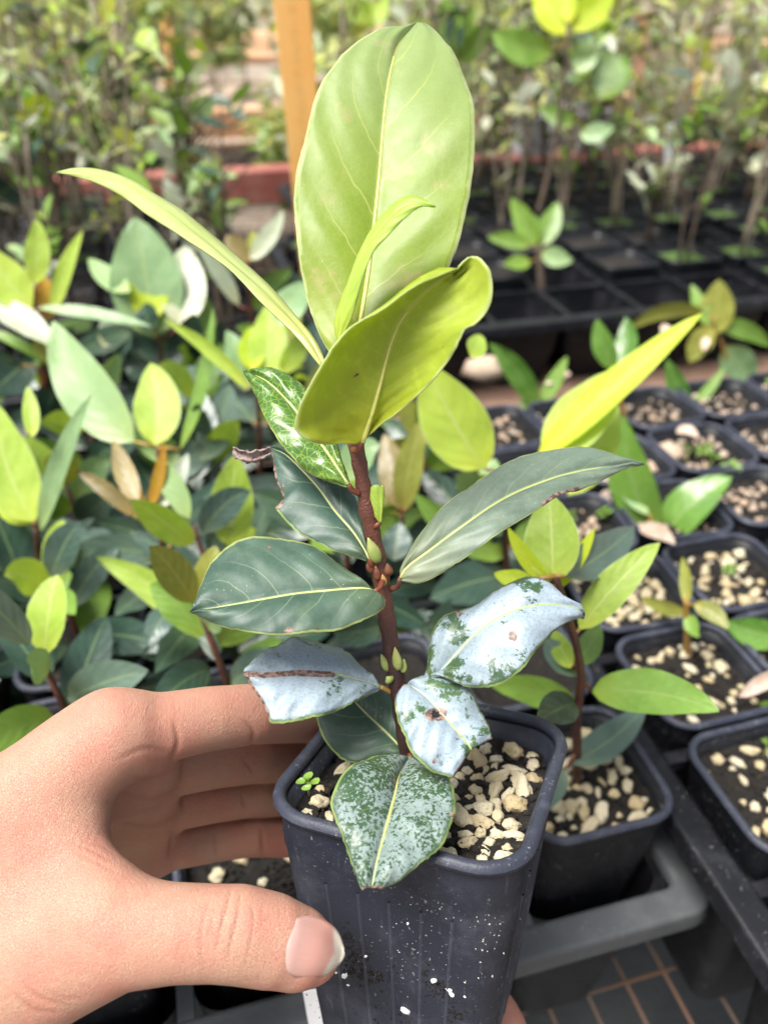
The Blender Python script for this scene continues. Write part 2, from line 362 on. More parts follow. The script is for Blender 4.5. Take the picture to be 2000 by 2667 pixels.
# the held pot: its pose is solved from the four rim corners
TH, YA, TC = R(17.84), R(158.42), (0.0119, 0.06845, 0.2230)
def cv(v): return CR*v[0]-CU*v[1]+CF*v[2]
_n = Vector((0, -math.cos(TH), -math.sin(TH))); _a = _n.cross(Vector((0, 0, 1))).normalized(); _b = _n.cross(_a)
pe1 = _a*math.cos(YA)+_b*math.sin(YA); pe2 = -_a*math.sin(YA)+_b*math.cos(YA)
PN = cv(_n); PX = cv(pe1); PYv = PN.cross(PX)
PH = .088
RIMC = c2w(*TC)
held = empty('nursery_pot', RIMC - PN*PH)
pm = Matrix((PX, PYv, PN)).transposed(); held.rotation_euler = pm.to_euler()
HM = Matrix.Translation(RIMC-PN*PH) @ pm.to_4x4()
tag(held, 'dusty slate black square plastic pot held in the hand', 'pot')
mw, mr, ms, hwf = pot_meshes(.070, PH, M['pot'], M['potrim'], True, .0105, 'held_pot')
obj('wall', mw, held); obj('rim', mr, held); hsoil = obj('soil', ms, held)
for a in (-.0185, -.0085, .0010, .0105, .0195):          # faint upright ribs moulded on the walls
    zs = np.linspace(.006, PH-.021, 6); V = []; Fc = []
    for z in zs:
        for dx, dy in ((-.0007, -.0003), (-.0002, .00040), (.0002, .00040), (.0007, -.0003)): V.append(Vector((a*hwf(z)/.035+dx, -(hwf(z)+dy), z)))
    for i in range(5):
        for k in range(3): Fc.append((i*4+k, i*4+k+1, (i+1)*4+k+1, (i+1)*4+k))
    rm = mesh_data('rib', V, Fc, M['potrim'])
    for q in range(4): obj('rib', rm, held).rotation_euler = (0, 0, q*math.pi/2)
def crumbs(parent, W, H, soil, n, seed):
    """loose black crumbs of compost, too many to count: one part"""
    rs = random.Random(seed); h = W/2-.006; V = []; Fc = []; g = (1+5**.5)/2
    iv = [Vector(v).normalized() for v in ((-1, g, 0), (1, g, 0), (-1, -g, 0), (1, -g, 0), (0, -1, g), (0, 1, g), (0, -1, -g), (0, 1, -g), (g, 0, -1), (g, 0, 1), (-g, 0, -1), (-g, 0, 1))]
    it = ((0, 11, 5), (0, 5, 1), (0, 1, 7), (0, 7, 10), (0, 10, 11), (1, 5, 9), (5, 11, 4), (11, 10, 2), (10, 7, 6), (7, 1, 8), (3, 9, 4), (3, 4, 2), (3, 2, 6), (3, 6, 8), (3, 8, 9), (4, 9, 5), (2, 4, 11), (6, 2, 10), (8, 6, 7), (9, 8, 1))
    for _ in range(n):
        r = .0004+.0013*rs.random()**2.2; c = Vector((rs.uniform(-h, h), rs.uniform(-h, h), H-soil+r*.4)); b = len(V); s = (rs.uniform(.7, 1.6), rs.uniform(.6, 1.2), rs.uniform(.5, 1))
        V += [c+Vector((v.x*s[0], v.y*s[1], v.z*s[2]))*r*rs.uniform(.75, 1.25) for v in iv]; Fc += [tuple(b+i for i in f) for f in it]
    o = obj('soil_crumbs', mesh_data('soil_crumbs', V, Fc, M['soil'], smooth=False), parent); o['kind'] = 'stuff'
crumbs(hsoil, .070, PH, .0105, 1500, 2)
def scatter(parent, W, H, soil, n, rr, meshes, seed, avoid=None, where=None):
    rs = random.Random(seed); placed = []; h = W/2-.0055
    for _ in range(n*14):
        if len(placed) >= n: break
        r = rs.uniform(*rr); x, y = rs.uniform(-h+r, h-r), rs.uniform(-h+r, h-r)
        if where and rs.random() > where(x, y): continue
        if any((x-a)**2+(y-b)**2 < (.92*(r+c))**2 for a, b, c in placed): continue
        if avoid and (x-avoid[0])**2+(y-avoid[1])**2 < avoid[2]**2: continue
        placed.append((x, y, r))
        o = obj('pebble', rs.choice(meshes), parent, (x, y, H-soil+r*.22+.0004)); o.scale = (r*1000,)*3
        o.rotation_euler = (rs.uniform(-.5, .5), rs.uniform(-.5, .5), rs.uniform(0, 6.28))
scatter(hsoil, .070, PH, .0105, 135, (.0012, .0035), PEB, 3, where=lambda x, y: .12+.88*(mn.noise((x*80, y*80, 9)) > -.08))
_inv = HM.inverted(); _o = _inv @ CAM
def wall_hit(px, py):                   # where a pixel's ray meets the held pot's wall, in the pot's own frame
    d_ = _inv.to_3x3() @ ray(px, py)
    for k in range(1600):
        q = _o+d_*(.15+.0001*k)
        if 0 < q.z < PH-.016 and abs(q.x) < hwf(q.z) and abs(q.y) < hwf(q.z): return q
for px, py, r in ((898, 2540, 1.15), (907, 2565, .45), (876, 2533, .45), (1130, 2553, .9), (1170, 2577, .8), (1176, 2589, .85), (1056, 2631, 1.25), (952, 2490, .55), (1062, 2405, .45), (1210, 2596, .35)):
    q = wall_hit(px, py)                # perlite crumbs stuck to the front wall
    if q:
        c = obj('perlite_crumb', random.choice(PERL), held, q); c.scale = (r, r, r); c.rotation_euler = (random.random()*6, random.random()*6, 0)
def specks(name, spots, mat, rmin, rmax, seed):
    rs = random.Random(seed); V = []; Fc = []
    for cx, cy, sx_, sy_, n in spots:
        for _ in range(n):
            q = wall_hit(rs.gauss(cx, sx_), rs.gauss(cy, sy_))
            if not q: continue
            r = rmin+(rmax-rmin)*rs.random()**3; b = len(V); a = rs.random()*6.28; e = rs.uniform(1, 2.2)
            u = Vector((math.cos(a)*r*e, math.sin(a)*r*.4, math.sin(a)*r*e)); v = Vector((-math.sin(a)*r, .4*r*math.cos(a), math.cos(a)*r)); w_ = u.cross(v).normalized()*r*.6
            V += [q+u, q+v, q-u, q-v, q+w_, q-w_]
            Fc += [tuple(b+i for i in f) for f in ((0, 1, 4), (1, 2, 4), (2, 3, 4), (3, 0, 4), (1, 0, 5), (2, 1, 5), (3, 2, 5), (0, 3, 5))]
    o = obj(name, mesh_data(name, V, Fc, mat), held); o['kind'] = 'stuff'
specks('soil_smears', [(925, 2500, 18, 28, 260), (965, 2540, 40, 14, 160), (1150, 2570, 18, 12, 90), (1110, 2545, 6, 18, 50), (1180, 2640, 10, 14, 50), (1000, 2640, 160, 25, 90), (900, 2440, 10, 14, 40)], M['soil'], .00012, .0006, 5)
specks('dust_specks', [(1130, 2430, 110, 120, 120), (1080, 2480, 60, 60, 60), (1250, 2450, 50, 80, 60), (850, 2280, 60, 60, 30)], simple('dust_fleck', (.30, .28, .27), (.52, .50, .48), 900, .9), .00005, .00026, 6)

# ------------------------------------------------------------------ traced leaves of the held seedling
def interp_list(lst, u):
    return np.interp(u, np.linspace(0, 1, len(lst)), lst)
def traced_leaf(root, mid, left, right, dl, dr, mat, bulge=.0012, nu=46, nv=11, scar=(), holes=(), jit=.6, thick=.00038, wave=.0004, label=None,
                rib=None, ribr=(.0005, .00018), foot=None, footmat=None, seed=0, ribto=1.0):
    m = spline(mid, nu); l = spline([p[:2] for p in left], nu); r = spline([p[:2] for p in right], nu)
    rs = np.random.RandomState(seed+11); u = np.linspace(0, 1, nu)
    def j(a):
        e = np.cumsum(rs.randn(nu, 2), 0)*.0+rs.randn(nu, 2)*jit; e[0] = 0; return a+e
    l = j(l); r = j(r)
    ld = m[:, 2]+interp_list(dl, u); rd = m[:, 2]+interp_list(dr, u)
    V = []; UV = []; PXL = []; W = 2*nv+1
    for i in range(nu):
        A = P(l[i, 0], l[i, 1], ld[i]); Mi = P(m[i, 0], m[i, 1], m[i, 2]); Bp = P(r[i, 0], r[i, 1], rd[i])
        # normal of each half for the blade's arch
        tan = P(*m[min(i+1, nu-1)])-P(*m[max(i-1, 0)])
        for k in range(W):
            if k <= nv: tt = 1-k/nv; E_ = A
            else: tt = (k-nv)/nv; E_ = Bp
            p = Mi.lerp(E_, tt)
            nn = (E_-Mi).cross(tan)
            if nn.length > 1e-12:
                nn.normalize()
                if nn.dot(CF) > 0: nn = -nn
                env = min(1, i/4, (nu-1-i)/4+.25)
                p = p + nn*(bulge*math.sin(math.pi*tt**.8)*env + wave*math.sin(u[i]*23+seed+3*(k > nv))*tt*env)
            V.append(p); UV.append((u[i], .5+.5*tt*(1 if k > nv else -1) if k != nv else .5)); PXL.append(w2px(p)[:2])
    PXL = np.array(PXL); F = []
    for i in range(nu-1):
        for k in range(W-1):
            F.append((i*W+k, i*W+k+1, (i+1)*W+k+1, (i+1)*W+k))
    fl = [(Vector(V[f[1]])-Vector(V[f[0]])).cross(Vector(V[f[3]])-Vector(V[f[0]])).dot(CF) for f in F]
    if sum(fl) > 0: F = [f[::-1] for f in F]
    for hx, hy, ha, hb_, hang in holes:
        c, s = math.cos(hang), math.sin(hang); d = PXL-np.array([hx, hy]); a = (d[:, 0]*c+d[:, 1]*s)/ha; b = (-d[:, 0]*s+d[:, 1]*c)/hb_
        rr = np.hypot(a, b); keep = []; gone = set()
        for f in F:
            if np.mean(rr[list(f)]) < 1.05: gone.update(f)
            else: keep.append(f)
        kept = {i for f in keep for i in f}
        for i in gone & kept:
            q = rr[i]; k = (1.0+.12*rs.randn())/max(q, .3)
            V[i] = P(hx+(PXL[i, 0]-hx)*k, hy+(PXL[i, 1]-hy)*k, w2px(V[i])[2])
        F = keep
    sc = np.zeros(len(V))
    for s in scar:
        pts = np.array(s[0], float); rad = s[1]; dd = np.full(len(V), 1e9)
        for a, b in zip(pts[:-1], pts[1:]) if len(pts) > 1 else [(pts[0], pts[0])]:
            ab = b-a; t_ = np.clip(((PXL-a)@ab)/max(ab@ab, 1e-9), 0, 1); dd = np.minimum(dd, np.linalg.norm(PXL-(a+t_[:, None]*ab), axis=1))
        sc = np.maximum(sc, np.clip(1.25-dd/rad*.75, 0, 1))
    base = root.location
    o = obj('leaf', mesh_data('leaf', [v-base for v in V], F, mat, UV, attrs={'scar': sc}), root)
    solidify(o, thick, -1)
    if label: o['label'] = label
    if rib:
        k1 = max(3, int((nu-1)*ribto)); pts = []; rad = []
        for i in range(0, k1, 2):
            Mi = Vector(V[i*W+nv]); pts.append(Mi - CF*.00005); rad.append(.78*(ribr[0]+(ribr[1]-ribr[0])*i/k1))
        tv, tf = tube(pts, rad, 8); obj('midrib', mesh_data('midrib', [v-base for v in tv], tf, rib), o)
    if foot:
        pts = [P(*q) for q in foot]; n_ = len(pts)
        pp = spline([tuple(p) for p in pts], 8) if n_ > 2 else [tuple(p) for p in pts]
        tv, tf = tube([Vector(p) for p in pp], list(np.linspace(.0009, .0006, len(pp))), 8)
        obj('petiole', mesh_data('petiole', [v-base for v in tv], tf, footmat or M['petiole']), o)
    return o

STEM = [(1064, 1990, .2235), (1058, 1930, .2205), (1040, 1810, .2165), (1018, 1680, .2125), (1000, 1560, .2095), (985, 1460, .2065), (962, 1350, .2035), (935, 1200, .1995), (922, 1130, .1975), (903, 1000, .1950), (893, 940, .1940)]
hero = empty('bay_laurel_seedling', P(1064, 1990, .2235))
tag(hero, 'bay laurel seedling with waxy lower leaves growing in the held pot', 'seedling')
sp = spline(STEM, 60); hb = hero.location
srad = [.0026-.0010*i/59+.00018*math.sin(i*1.9) for i in range(60)]
for c_, a_ in ((22, .0002), (37, .0004), (46, .0002)):     # nodes
    for i in range(60): srad[i] += a_*math.exp(-((i-c_)/1.6)**2)
tv, tf = tube([P(*q) for q in sp], srad, 14)
obj('stem', mesh_data('stem', [v-hb for v in tv], tf, M['herostem']), hero)
Z = [0, 0]
# tall upright leaf at the top
traced_leaf(hero, [(900, 930, .1955), (930, 878, .197), (960, 705, .200), (985, 488, .203), (1004, 271, .207), (1025, 152, .212), (1047, 103, .217), (1085, 60, .226)],
    [(898, 935), (860, 922), (817, 835), (789, 732), (773, 624), (766, 515), (775, 434), (795, 362), (827, 233), (879, 157), (944, 103), (1004, 70), (1085, 58)],
    [(904, 935), (944, 930), (1053, 868), (1134, 760), (1177, 678), (1204, 597), (1226, 488), (1236, 380), (1234, 282), (1213, 206), (1188, 141), (1150, 98), (1110, 64), (1087, 60)],
    [0, -.001, -.002, -.002, -.001, .001, .0], [0, -.001, -.003, -.004, -.003, .001, 0], M['lime'], .0010, 60, 14, wave=.0005, rib=M['midlime'], ribr=(.0008, .0003), ribto=.9,
    foot=[(897, 962, .1945), (898, 945, .195), (903, 922, .1955)], seed=1, label='tall upright lime leaf')
# narrow leaf seen on edge, reaching to the left
traced_leaf(hero, [(845, 955, .1965), (800, 880, .199), (700, 770, .206), (590, 675, .213), (470, 572, .221), (350, 487, .228), (250, 455, .233), (150, 449, .237)],
    [(848, 945), (820, 880), (753, 800), (663, 705), (603, 651), (542, 603), (470, 542), (410, 506), (338, 467), (259, 440), (199, 435), (148, 447)],
    [(838, 960), (784, 892), (723, 828), (663, 767), (603, 707), (542, 659), (458, 605), (386, 562), (325, 514), (253, 478), (181, 457), (150, 451)],
    [0, .005, .007, .007, .005, 0], [0, -.003, -.004, -.004, -.002, 0], M['edgeon'], .0006, 50, 8, rib=None, jit=.3, wave=.0002,
    foot=[(893, 950, .1945), (868, 965, .195), (845, 955, .1965)], footmat=M['petiole'], seed=2, label='long narrow leaf seen on edge')
# small curling leaf before the tall one
traced_leaf(hero, [(880, 895, .1925), (895, 800, .190), (932, 690, .187), (985, 600, .184), (1055, 535, .182), (1134, 537, .181)],
    [(878, 893), (869, 846), (884, 787), (912, 722), (938, 650), (974, 585), (1020, 533), (1072, 508), (1134, 535)],
    [(884, 893), (900, 868), (920, 814), (944, 722), (972, 655), (1010, 613), (1050, 572), (1094, 540), (1134, 538)],
    [0, .002, .003, .003, .002, 0], [0, -.002, -.003, -.002, -.001, 0], M['limepale'], .0005, 40, 8, rib=None, jit=.2, wave=0, foot=[(897, 950, .194), (880, 895, .1925)], seed=3)
# cupped leaf in front
traced_leaf(hero, [(945, 1152, .1915), (967, 1085, .189), (990, 1004, .1865), (1016, 901, .184), (1050, 826, .182), (1110, 762, .1795), (1190, 704, .1775)],
    [(935, 1156), (890, 1156), (836, 1156), (790, 1138), (769, 1112), (798, 1031), (841, 944), (917, 857), (998, 803), (1080, 754), (1150, 715), (1188, 702)],
    [(955, 1140), (985, 1108), (1053, 1058), (1134, 982), (1188, 901), (1212, 856), (1240, 842), (1270, 803), (1281, 749), (1272, 700), (1240, 669), (1212, 678), (1192, 703)],
    [0, -.008, -.011, -.011, -.009, -.005, 0], [0, -.002, -.004, -.006, -.006, -.004, 0], M['limecup'], -.0022, 54, 13, jit=.5, rib=M['midlime'], ribr=(.0008, .0002), ribto=.7,
    scar=[([(921, 974), (925, 980)], 5), ([(1150, 905), (1152, 907)], 3)],
    foot=[(921, 1172, .196), (932, 1172, .1935), (945, 1152, .1915)], footmat=M['redpet'], seed=4, label='cupped lime leaf')
# glossy leaf with a net of veins
traced_leaf(hero, [(908, 1262, .1985), (874, 1211, .201), (845, 1168, .203), (781, 1084, .207), (739, 1034, .210), (690, 990, .213), (634, 968, .216)],
    [(905, 1270), (853, 1255), (802, 1230), (760, 1192), (727, 1148), (693, 1093), (663, 1025), (645, 990), (632, 968)],
    [(911, 1256), (897, 1211), (882, 1165), (855, 1105), (808, 1029), (772, 987), (723, 963), (680, 956), (636, 964)],
    [0, .0, -.003, -.004, -.002, 0], [0, .002, .003, .003, .002, 0], M['glossy'], .0016, 50, 12, rib=M['midrib'], ribr=(.0006, .0002),
    foot=[(935, 1285, .2005), (918, 1277, .1995), (908, 1262, .1985)], footmat=M['redpet'], seed=5, label='dark glossy leaf with netted veins')
# dark leaf with a bite out of its edge and a withered tip
traced_leaf(hero, [(963, 1456, .2035), (921, 1388, .206), (874, 1333, .209), (832, 1274, .212), (790, 1228, .215), (745, 1185, .218), (705, 1166, .221)],
    [(957, 1463), (904, 1447), (853, 1426), (790, 1397), (760, 1371), (727, 1338), (717, 1324), (734, 1312), (737, 1294), (730, 1274), (718, 1246), (714, 1220), (714, 1200), (704, 1178)],
    [(965, 1448), (957, 1401), (936, 1316), (905, 1262), (860, 1225), (800, 1190), (760, 1168), (720, 1160), (706, 1162)],
    [0, -.003, -.004, -.005, -.003, 0], [0, .002, .003, .004, .002, 0], M['dark'], .0014, 54, 12, jit=.8, rib=M['midrib'], ribr=(.0006, .0002),
    scar=[([(734, 1312), (738, 1290), (718, 1246), (714, 1215), (706, 1178)], 4), ([(717, 1324), (734, 1312)], 4), ([(740, 1265), (742, 1267)], 4)],
    foot=[(968, 1478, .2055), (966, 1466, .204), (962, 1452, .2035)], footmat=M['redpet'], seed=6, label='dark leaf with a bitten edge and withered tip')
# curled brown tip of that leaf
cv_ = []; cf_ = []
for i in range(15):
    u_ = i/14; ax = np.array([[708, 1172, .2215], [680, 1184, .2225], [650, 1192, .224], [625, 1186, .2255], [608, 1172, .227]]); q = [np.interp(u_, np.linspace(0, 1, 5), ax[:, k]) for k in range(3)]
    rr = (10+9*math.sin(u_*3.0))*(1+.15*math.sin(i*2.7))
    for k in range(9):
        a = -2.4+4.6*k/8+u_*.8; cv_.append(P(q[0]+rr*.25*math.cos(a*2+i), q[1]+rr*math.sin(a)*(.8+.12*math.sin(i*1.7+k)), q[2]+rr*.1/1000*math.cos(a)*1.1)-hb)
for i in range(14):
    for k in range(8): cf_.append((i*9+k, i*9+k+1, (i+1)*9+k+1, (i+1)*9+k))
o = obj('withered_leaf_tip', mesh_data('withered_tip', cv_, cf_, M['dry']), hero); solidify(o, .0003); o['label'] = 'curled dry brown leaf tip'
# broad mottled leaf on the left
traced_leaf(hero, [(975, 1541, .2005), (940, 1533, .200), (844, 1540, .198), (766, 1548, .1965), (651, 1568, .194), (570, 1582, .1925), (496, 1594, .192)],
    [(968, 1537), (940, 1509), (904, 1481), (844, 1439), (784, 1412), (723, 1399), (663, 1399), (603, 1415), (555, 1457), (530, 1511), (503, 1575), (495, 1592)],
    [(990, 1546), (1003, 1562), (997, 1585), (964, 1609), (904, 1633), (844, 1645), (753, 1652), (663, 1650), (603, 1638), (542, 1617), (498, 1596)],
    [0, .006, .010, .012, .008, 0], [0, -.005, -.007, -.007, -.004, 0], M['darkmottle'], .0018, 56, 13, rib=M['midrib'], ribr=(.0006, .00022),
    scar=[([(735, 1640), (765, 1636)], 5), ([(700, 1424), (706, 1428)], 4), ([(820, 1637), (824, 1638)], 4), ([(752, 1642), (756, 1646)], 6)],
    foot=[(1000, 1500, .2075), (990, 1530, .203), (975, 1541, .2005)], footmat=M['redpet'], seed=7, label='broad mottled dark leaf')
# long sage leaf to the right
traced_leaf(hero, [(1043, 1505, .2045), (1060, 1478, .2045), (1121, 1433, .2055), (1211, 1367, .2075), (1301, 1306, .2105), (1392, 1264, .214), (1512, 1228, .219), (1676, 1208, .226)],
    [(1041, 1500), (1044, 1478), (1078, 1409), (1151, 1324), (1241, 1252), (1338, 1198), (1422, 1171), (1512, 1165), (1603, 1183), (1676, 1206)],
    [(1043, 1514), (1084, 1520), (1133, 1505), (1211, 1451), (1301, 1391), (1362, 1349), (1416, 1316), (1470, 1286), (1512, 1276), (1603, 1234), (1676, 1210)],
    [0, .004, .008, .008, .005, 0], [0, -.004, -.006, -.006, -.004, 0], M['sage'], .0015, 60, 12, rib=M['midrib'], ribr=(.0006, .00018), ribto=.8,
    scar=[([(1415, 1314), (1445, 1291), (1505, 1274)], 7)],
    foot=[(1012, 1535, .209), (1035, 1528, .207), (1042, 1506, .2045)], footmat=M['herostem'], seed=8, label='long sage green leaf')
# waxy leaf, lower right
traced_leaf(hero, [(1085, 1800, .2135), (1145, 1752, .2115), (1199, 1692, .210), (1259, 1632, .209), (1338, 1590, .209), (1422, 1574, .2105), (1500, 1585, .2125), (1520, 1606, .2145)],
    [(1090, 1788), (1108, 1746), (1115, 1692), (1139, 1620), (1181, 1590), (1241, 1575), (1301, 1529), (1362, 1502), (1422, 1514), (1482, 1560), (1512, 1586), (1522, 1604)],
    [(1096, 1800), (1145, 1766), (1229, 1792), (1301, 1783), (1362, 1740), (1398, 1692), (1452, 1638), (1500, 1612), (1518, 1612)],
    [0, .004, .007, .008, .005, 0], [0, -.004, -.007, -.008, -.004, 0], M['waxb'], .0016, 54, 13, jit=.9, rib=M['midpale'], ribr=(.0006, .00018), ribto=.8,
    scar=[([(1334, 1652), (1336, 1660)], 11), ([(1190, 1588), (1194, 1600)], 7)],
    foot=[(1040, 1812, .2165), (1065, 1808, .2150), (1088, 1798, .2135)], footmat=M['petiole'], seed=9, label='waxy leaf with a curled tip')
# waxy leaf in the middle with a hole
traced_leaf(hero, [(1056, 1786, .2125), (1072, 1789, .2110), (1115, 1819, .2075), (1159, 1868, .2045), (1197, 1912, .2025), (1228, 1952, .2010)],
    [(1050, 1788), (1034, 1803), (1029, 1830), (1034, 1868), (1050, 1912), (1072, 1960), (1115, 2004), (1150, 2018), (1178, 2026)],
    [(1062, 1778), (1088, 1765), (1121, 1754), (1170, 1760), (1208, 1781), (1232, 1808), (1251, 1846), (1273, 1895), (1283, 1922)],
    [0, -.003, -.005, -.006, -.005, -.004], [0, .004, .006, .006, .005, .003], M['waxc'], .0016, 54, 14, jit=.8, rib=M['midpale'], ribr=(.0005, .0002), ribto=.85,
    scar=[([(1122, 1862), (1148, 1860)], 17), ([(1284, 1922), (1262, 1942), (1236, 1958), (1205, 1990), (1180, 2028)], 6), ([(1130, 1982), (1132, 1984)], 7)], holes=[(1135, 1860, 13, 9, .3)],
    foot=[(1042, 1800, .2165), (1056, 1786, .2125)], footmat=M['redpet'], seed=10, label='waxy leaf with a hole and torn tip')
# waxy leaf hanging over the front rim
traced_leaf(hero, [(1070, 1972, .2175), (1050, 1996, .213), (1036, 2030, .206), (1027, 2075, .199), (1007, 2150, .190), (982, 2243, .182), (968, 2313, .178)],
    [(1064, 1968), (1010, 1966), (960, 1974), (915, 1993), (882, 2031), (863, 2085), (871, 2134), (893, 2183), (909, 2232), (926, 2281), (943, 2319)],
    [(1074, 1970), (1115, 1993), (1159, 2020), (1181, 2053), (1186, 2101), (1175, 2150), (1153, 2199), (1099, 2248), (1045, 2291), (1012, 2308), (998, 2315)],
    [0, .0, .001, .001, .001, 0], [0, -.001, -.002, -.002, -.001, 0], M['waxd'], .0018, 56, 14, jit=1.1, rib=M['midrib'], ribr=(.0008, .0002),
    scar=[([(938, 2320), (968, 2315), (1002, 2316)], 8), ([(1176, 2120), (1186, 2128)], 6), ([(1030, 2026), (1026, 2046)], 4)],
    foot=[(1062, 1958, .2215), (1070, 1972, .2175)], footmat=M['redpet'], seed=12, label='waxy pointed leaf hanging over the pot rim')
# shaded leaf under the waxy ones
traced_leaf(hero, [(1063, 1966, .2215), (1007, 1908, .2235), (953, 1857, .226), (915, 1818, .228), (880, 1785, .231)],
    [(1056, 1968), (980, 1990), (910, 1985), (871, 1960), (839, 1917), (826, 1870), (835, 1820), (876, 1786)],
    [(1066, 1958), (1060, 1900), (1050, 1850), (1028, 1812), (990, 1790), (940, 1775), (884, 1782)],
    [0, -.003, -.004, -.003, 0], [0, .001, .002, .002, 0], M['dark'], .0015, 40, 10, rib=M['midrib'], ribr=(.0006, .0002), seed=13)
# waxy leaf with a brown crack, on the left
traced_leaf(hero, [(990, 1788, .2135), (926, 1769, .211), (866, 1755, .2085), (768, 1752, .206), (681, 1757, .204), (636, 1752, .2035)],
    [(990, 1782), (946, 1738), (904, 1700), (853, 1675), (803, 1667), (756, 1660), (705, 1688), (663, 1713), (636, 1741), (634, 1750)],
    [(992, 1796), (936, 1825), (888, 1846), (828, 1868), (752, 1879), (706, 1885), (698, 1862), (681, 1825), (655, 1788), (636, 1758)],
    [0, .008, .013, .013, .007, 0], [0, -.007, -.011, -.011, -.006, 0], M['waxa'], .0018, 52, 13, jit=1.0, rib=M['midpale'], ribr=(.0006, .0002), ribto=.35,
    scar=[([(866, 1757), (768, 1753), (690, 1758), (640, 1755)], 8), ([(700, 1868), (681, 1825), (650, 1778), (636, 1755)], 6)],
    foot=[(1034, 1806, .2165), (1015, 1800, .2155), (990, 1788, .2135)], footmat=M['petiole'], seed=14, label='waxy leaf with a brown cracked midrib')
# buds at the nodes
def bud(pts, w, mat, name='bud', depth=0):
    q = [P(*p) for p in pts]; ax = q[-1]-q[0]; V = []; F = []; n = 8; sd_ = ax.cross(CF).normalized()
    for i in range(n):
        u_ = i/(n-1); c = q[0].lerp(q[-1], u_); wd = w*math.sin(math.pi*min(1, .12+.88*u_**.8))*.5+.00012
        for k in range(8):
            a = 2*math.pi*k/8; V.append(c+sd_*(wd*math.cos(a))+CF*(wd*.55*math.sin(a))-hb)
    for i in range(n-1):
        for k in range(8): F.append((i*8+k, i*8+(k+1) % 8, (i+1)*8+(k+1) % 8, (i+1)*8+k))
    F.append(tuple(range(7, -1, -1))); F.append(tuple((n-1)*8+k for k in range(8)))
    obj(name, mesh_data(name, V, F, mat), hero)
bud([(985, 1465, .2035), (958, 1400, .2015)], .0032, M['bud']); bud([(1038, 1745, .211), (1028, 1685, .209)], .0024, M['bud'])
bud([(1012, 1748, .213), (992, 1703, .212)], .0022, M['bud']); bud([(1050, 1752, .2125), (1052, 1716, .212)], .0018, M['bud'])
bud([(1020, 1776, .2125), (1006, 1762, .212)], .0026, M['bud']); bud([(974, 1492, .2055), (960, 1452, .2045)], .0030, M['budred'])
bud([(1012, 1500, .2065), (1008, 1466, .2055)], .0026, M['budred']); bud([(984, 1512, .205), (978, 1474, .204)], .0018, M['budred']); bud([(998, 1526, .206), (996, 1496, .205)], .0020, M['petiole'])
traced_leaf(hero, [(990, 1362, .202), (992, 1320, .201), (990, 1268, .2)], [(986, 1360), (966, 1330), (960, 1280), (972, 1264), (988, 1262)], [(994, 1362), (997, 1330), (1001, 1280), (1000, 1266), (992, 1264)],
    Z, Z, M['limepale'], .0004, 20, 6, jit=.1, wave=0, foot=[(972, 1375, .203), (990, 1362, .202)], footmat=M['redpet'], seed=15)
# ------------------------------------------------------------------ the hand: one continuous surface from a blended distance field
def cam3(px, py, d): return np.array([(px-CX)/FPX*d, (py-CY)/FPX*d, d])
VOX = .00060
lo = np.array([-.165, .030, .150]); hi = np.array([-.003, .150, .305])
dims = np.ceil((hi-lo)/VOX).astype(int)
gx, gy, gz = [lo[k]+VOX*np.arange(dims[k], dtype=np.float32) for k in range(3)]
BIG = .03
def cone_field(chain, zs=1.0):
    """distance to a chain of tapered capsules; zs flattens it along the line of sight"""
    Fd = np.full(dims, BIG, np.float32)
    pts = [(cam3(*c[:3]), c[3]/1000) for c in chain]
    if len(pts) == 1: pts = pts*2
    for (a, ra), (b, rb) in zip(pts[:-1], pts[1:]):
        m = max(ra, rb)+.014; l = np.minimum(a, b)-m; h = np.maximum(a, b)+m
        i0 = np.clip(np.floor((l-lo)/VOX).astype(int), 0, dims); i1 = np.clip(np.ceil((h-lo)/VOX).astype(int)+1, 0, dims)
        if np.any(i1 <= i0): continue
        X, Y, Zz = np.meshgrid(gx[i0[0]:i1[0]], gy[i0[1]:i1[1]], gz[i0[2]:i1[2]], indexing='ij', sparse=True)
        ab = b-a; L = float(ab@ab)+1e-12
        t = np.clip(((X-a[0])*ab[0]+(Y-a[1])*ab[1]+(Zz-a[2])*ab[2])/L, 0, 1)
        dz = (Zz-a[2]-t*ab[2])*zs
        d = np.sqrt((X-a[0]-t*ab[0])**2+(Y-a[1]-t*ab[1])**2+dz*dz)-(ra+(rb-ra)*t)
        s = Fd[i0[0]:i1[0], i0[1]:i1[1], i0[2]:i1[2]]; np.minimum(s, d, out=s)
    return Fd
def smin(a, b, k):
    h = np.clip(.5+.5*(b-a)/k, 0, 1); return b+(a-b)*h-k*h*(1-h)
PALM = [
    [(292, 1912, .204, 10.2), (200, 1972, .201, 11.0), (60, 2080, .198, 12.5), (-150, 2270, .196, 15), (-360, 2480, .196, 20)],
    [(335, 2005, .223, 9.8), (0, 2200, .216, 13), (-320, 2480, .207, 19)],
    [(345, 2098, .237, 9.4), (20, 2300, .229, 12.5), (-320, 2520, .214, 19)],
    [(355, 2205, .247, 8.8), (80, 2380, .241, 12), (-280, 2570, .224, 18)],
    [(205, 1985, .201, 8.6), (190, 2105, .1985, 8.2), (188, 2220, .193, 8.8), (232, 2335, .188, 9.6)],
    [(90, 2150, .199, 13), (70, 2300, .195, 14), (80, 2440, .191, 14)],
    [(-60, 2300, .200, 17), (-150, 2480, .197, 18)],
    [(-360, 2500, .200, 22), (-800, 2760, .186, 24), (-1300, 3000, .168, 27)],
    [(392, 1945, .214, 7.6), (405, 2020, .229, 7.2), (410, 2110, .241, 7.0), (415, 2205, .250, 6.6)],
]
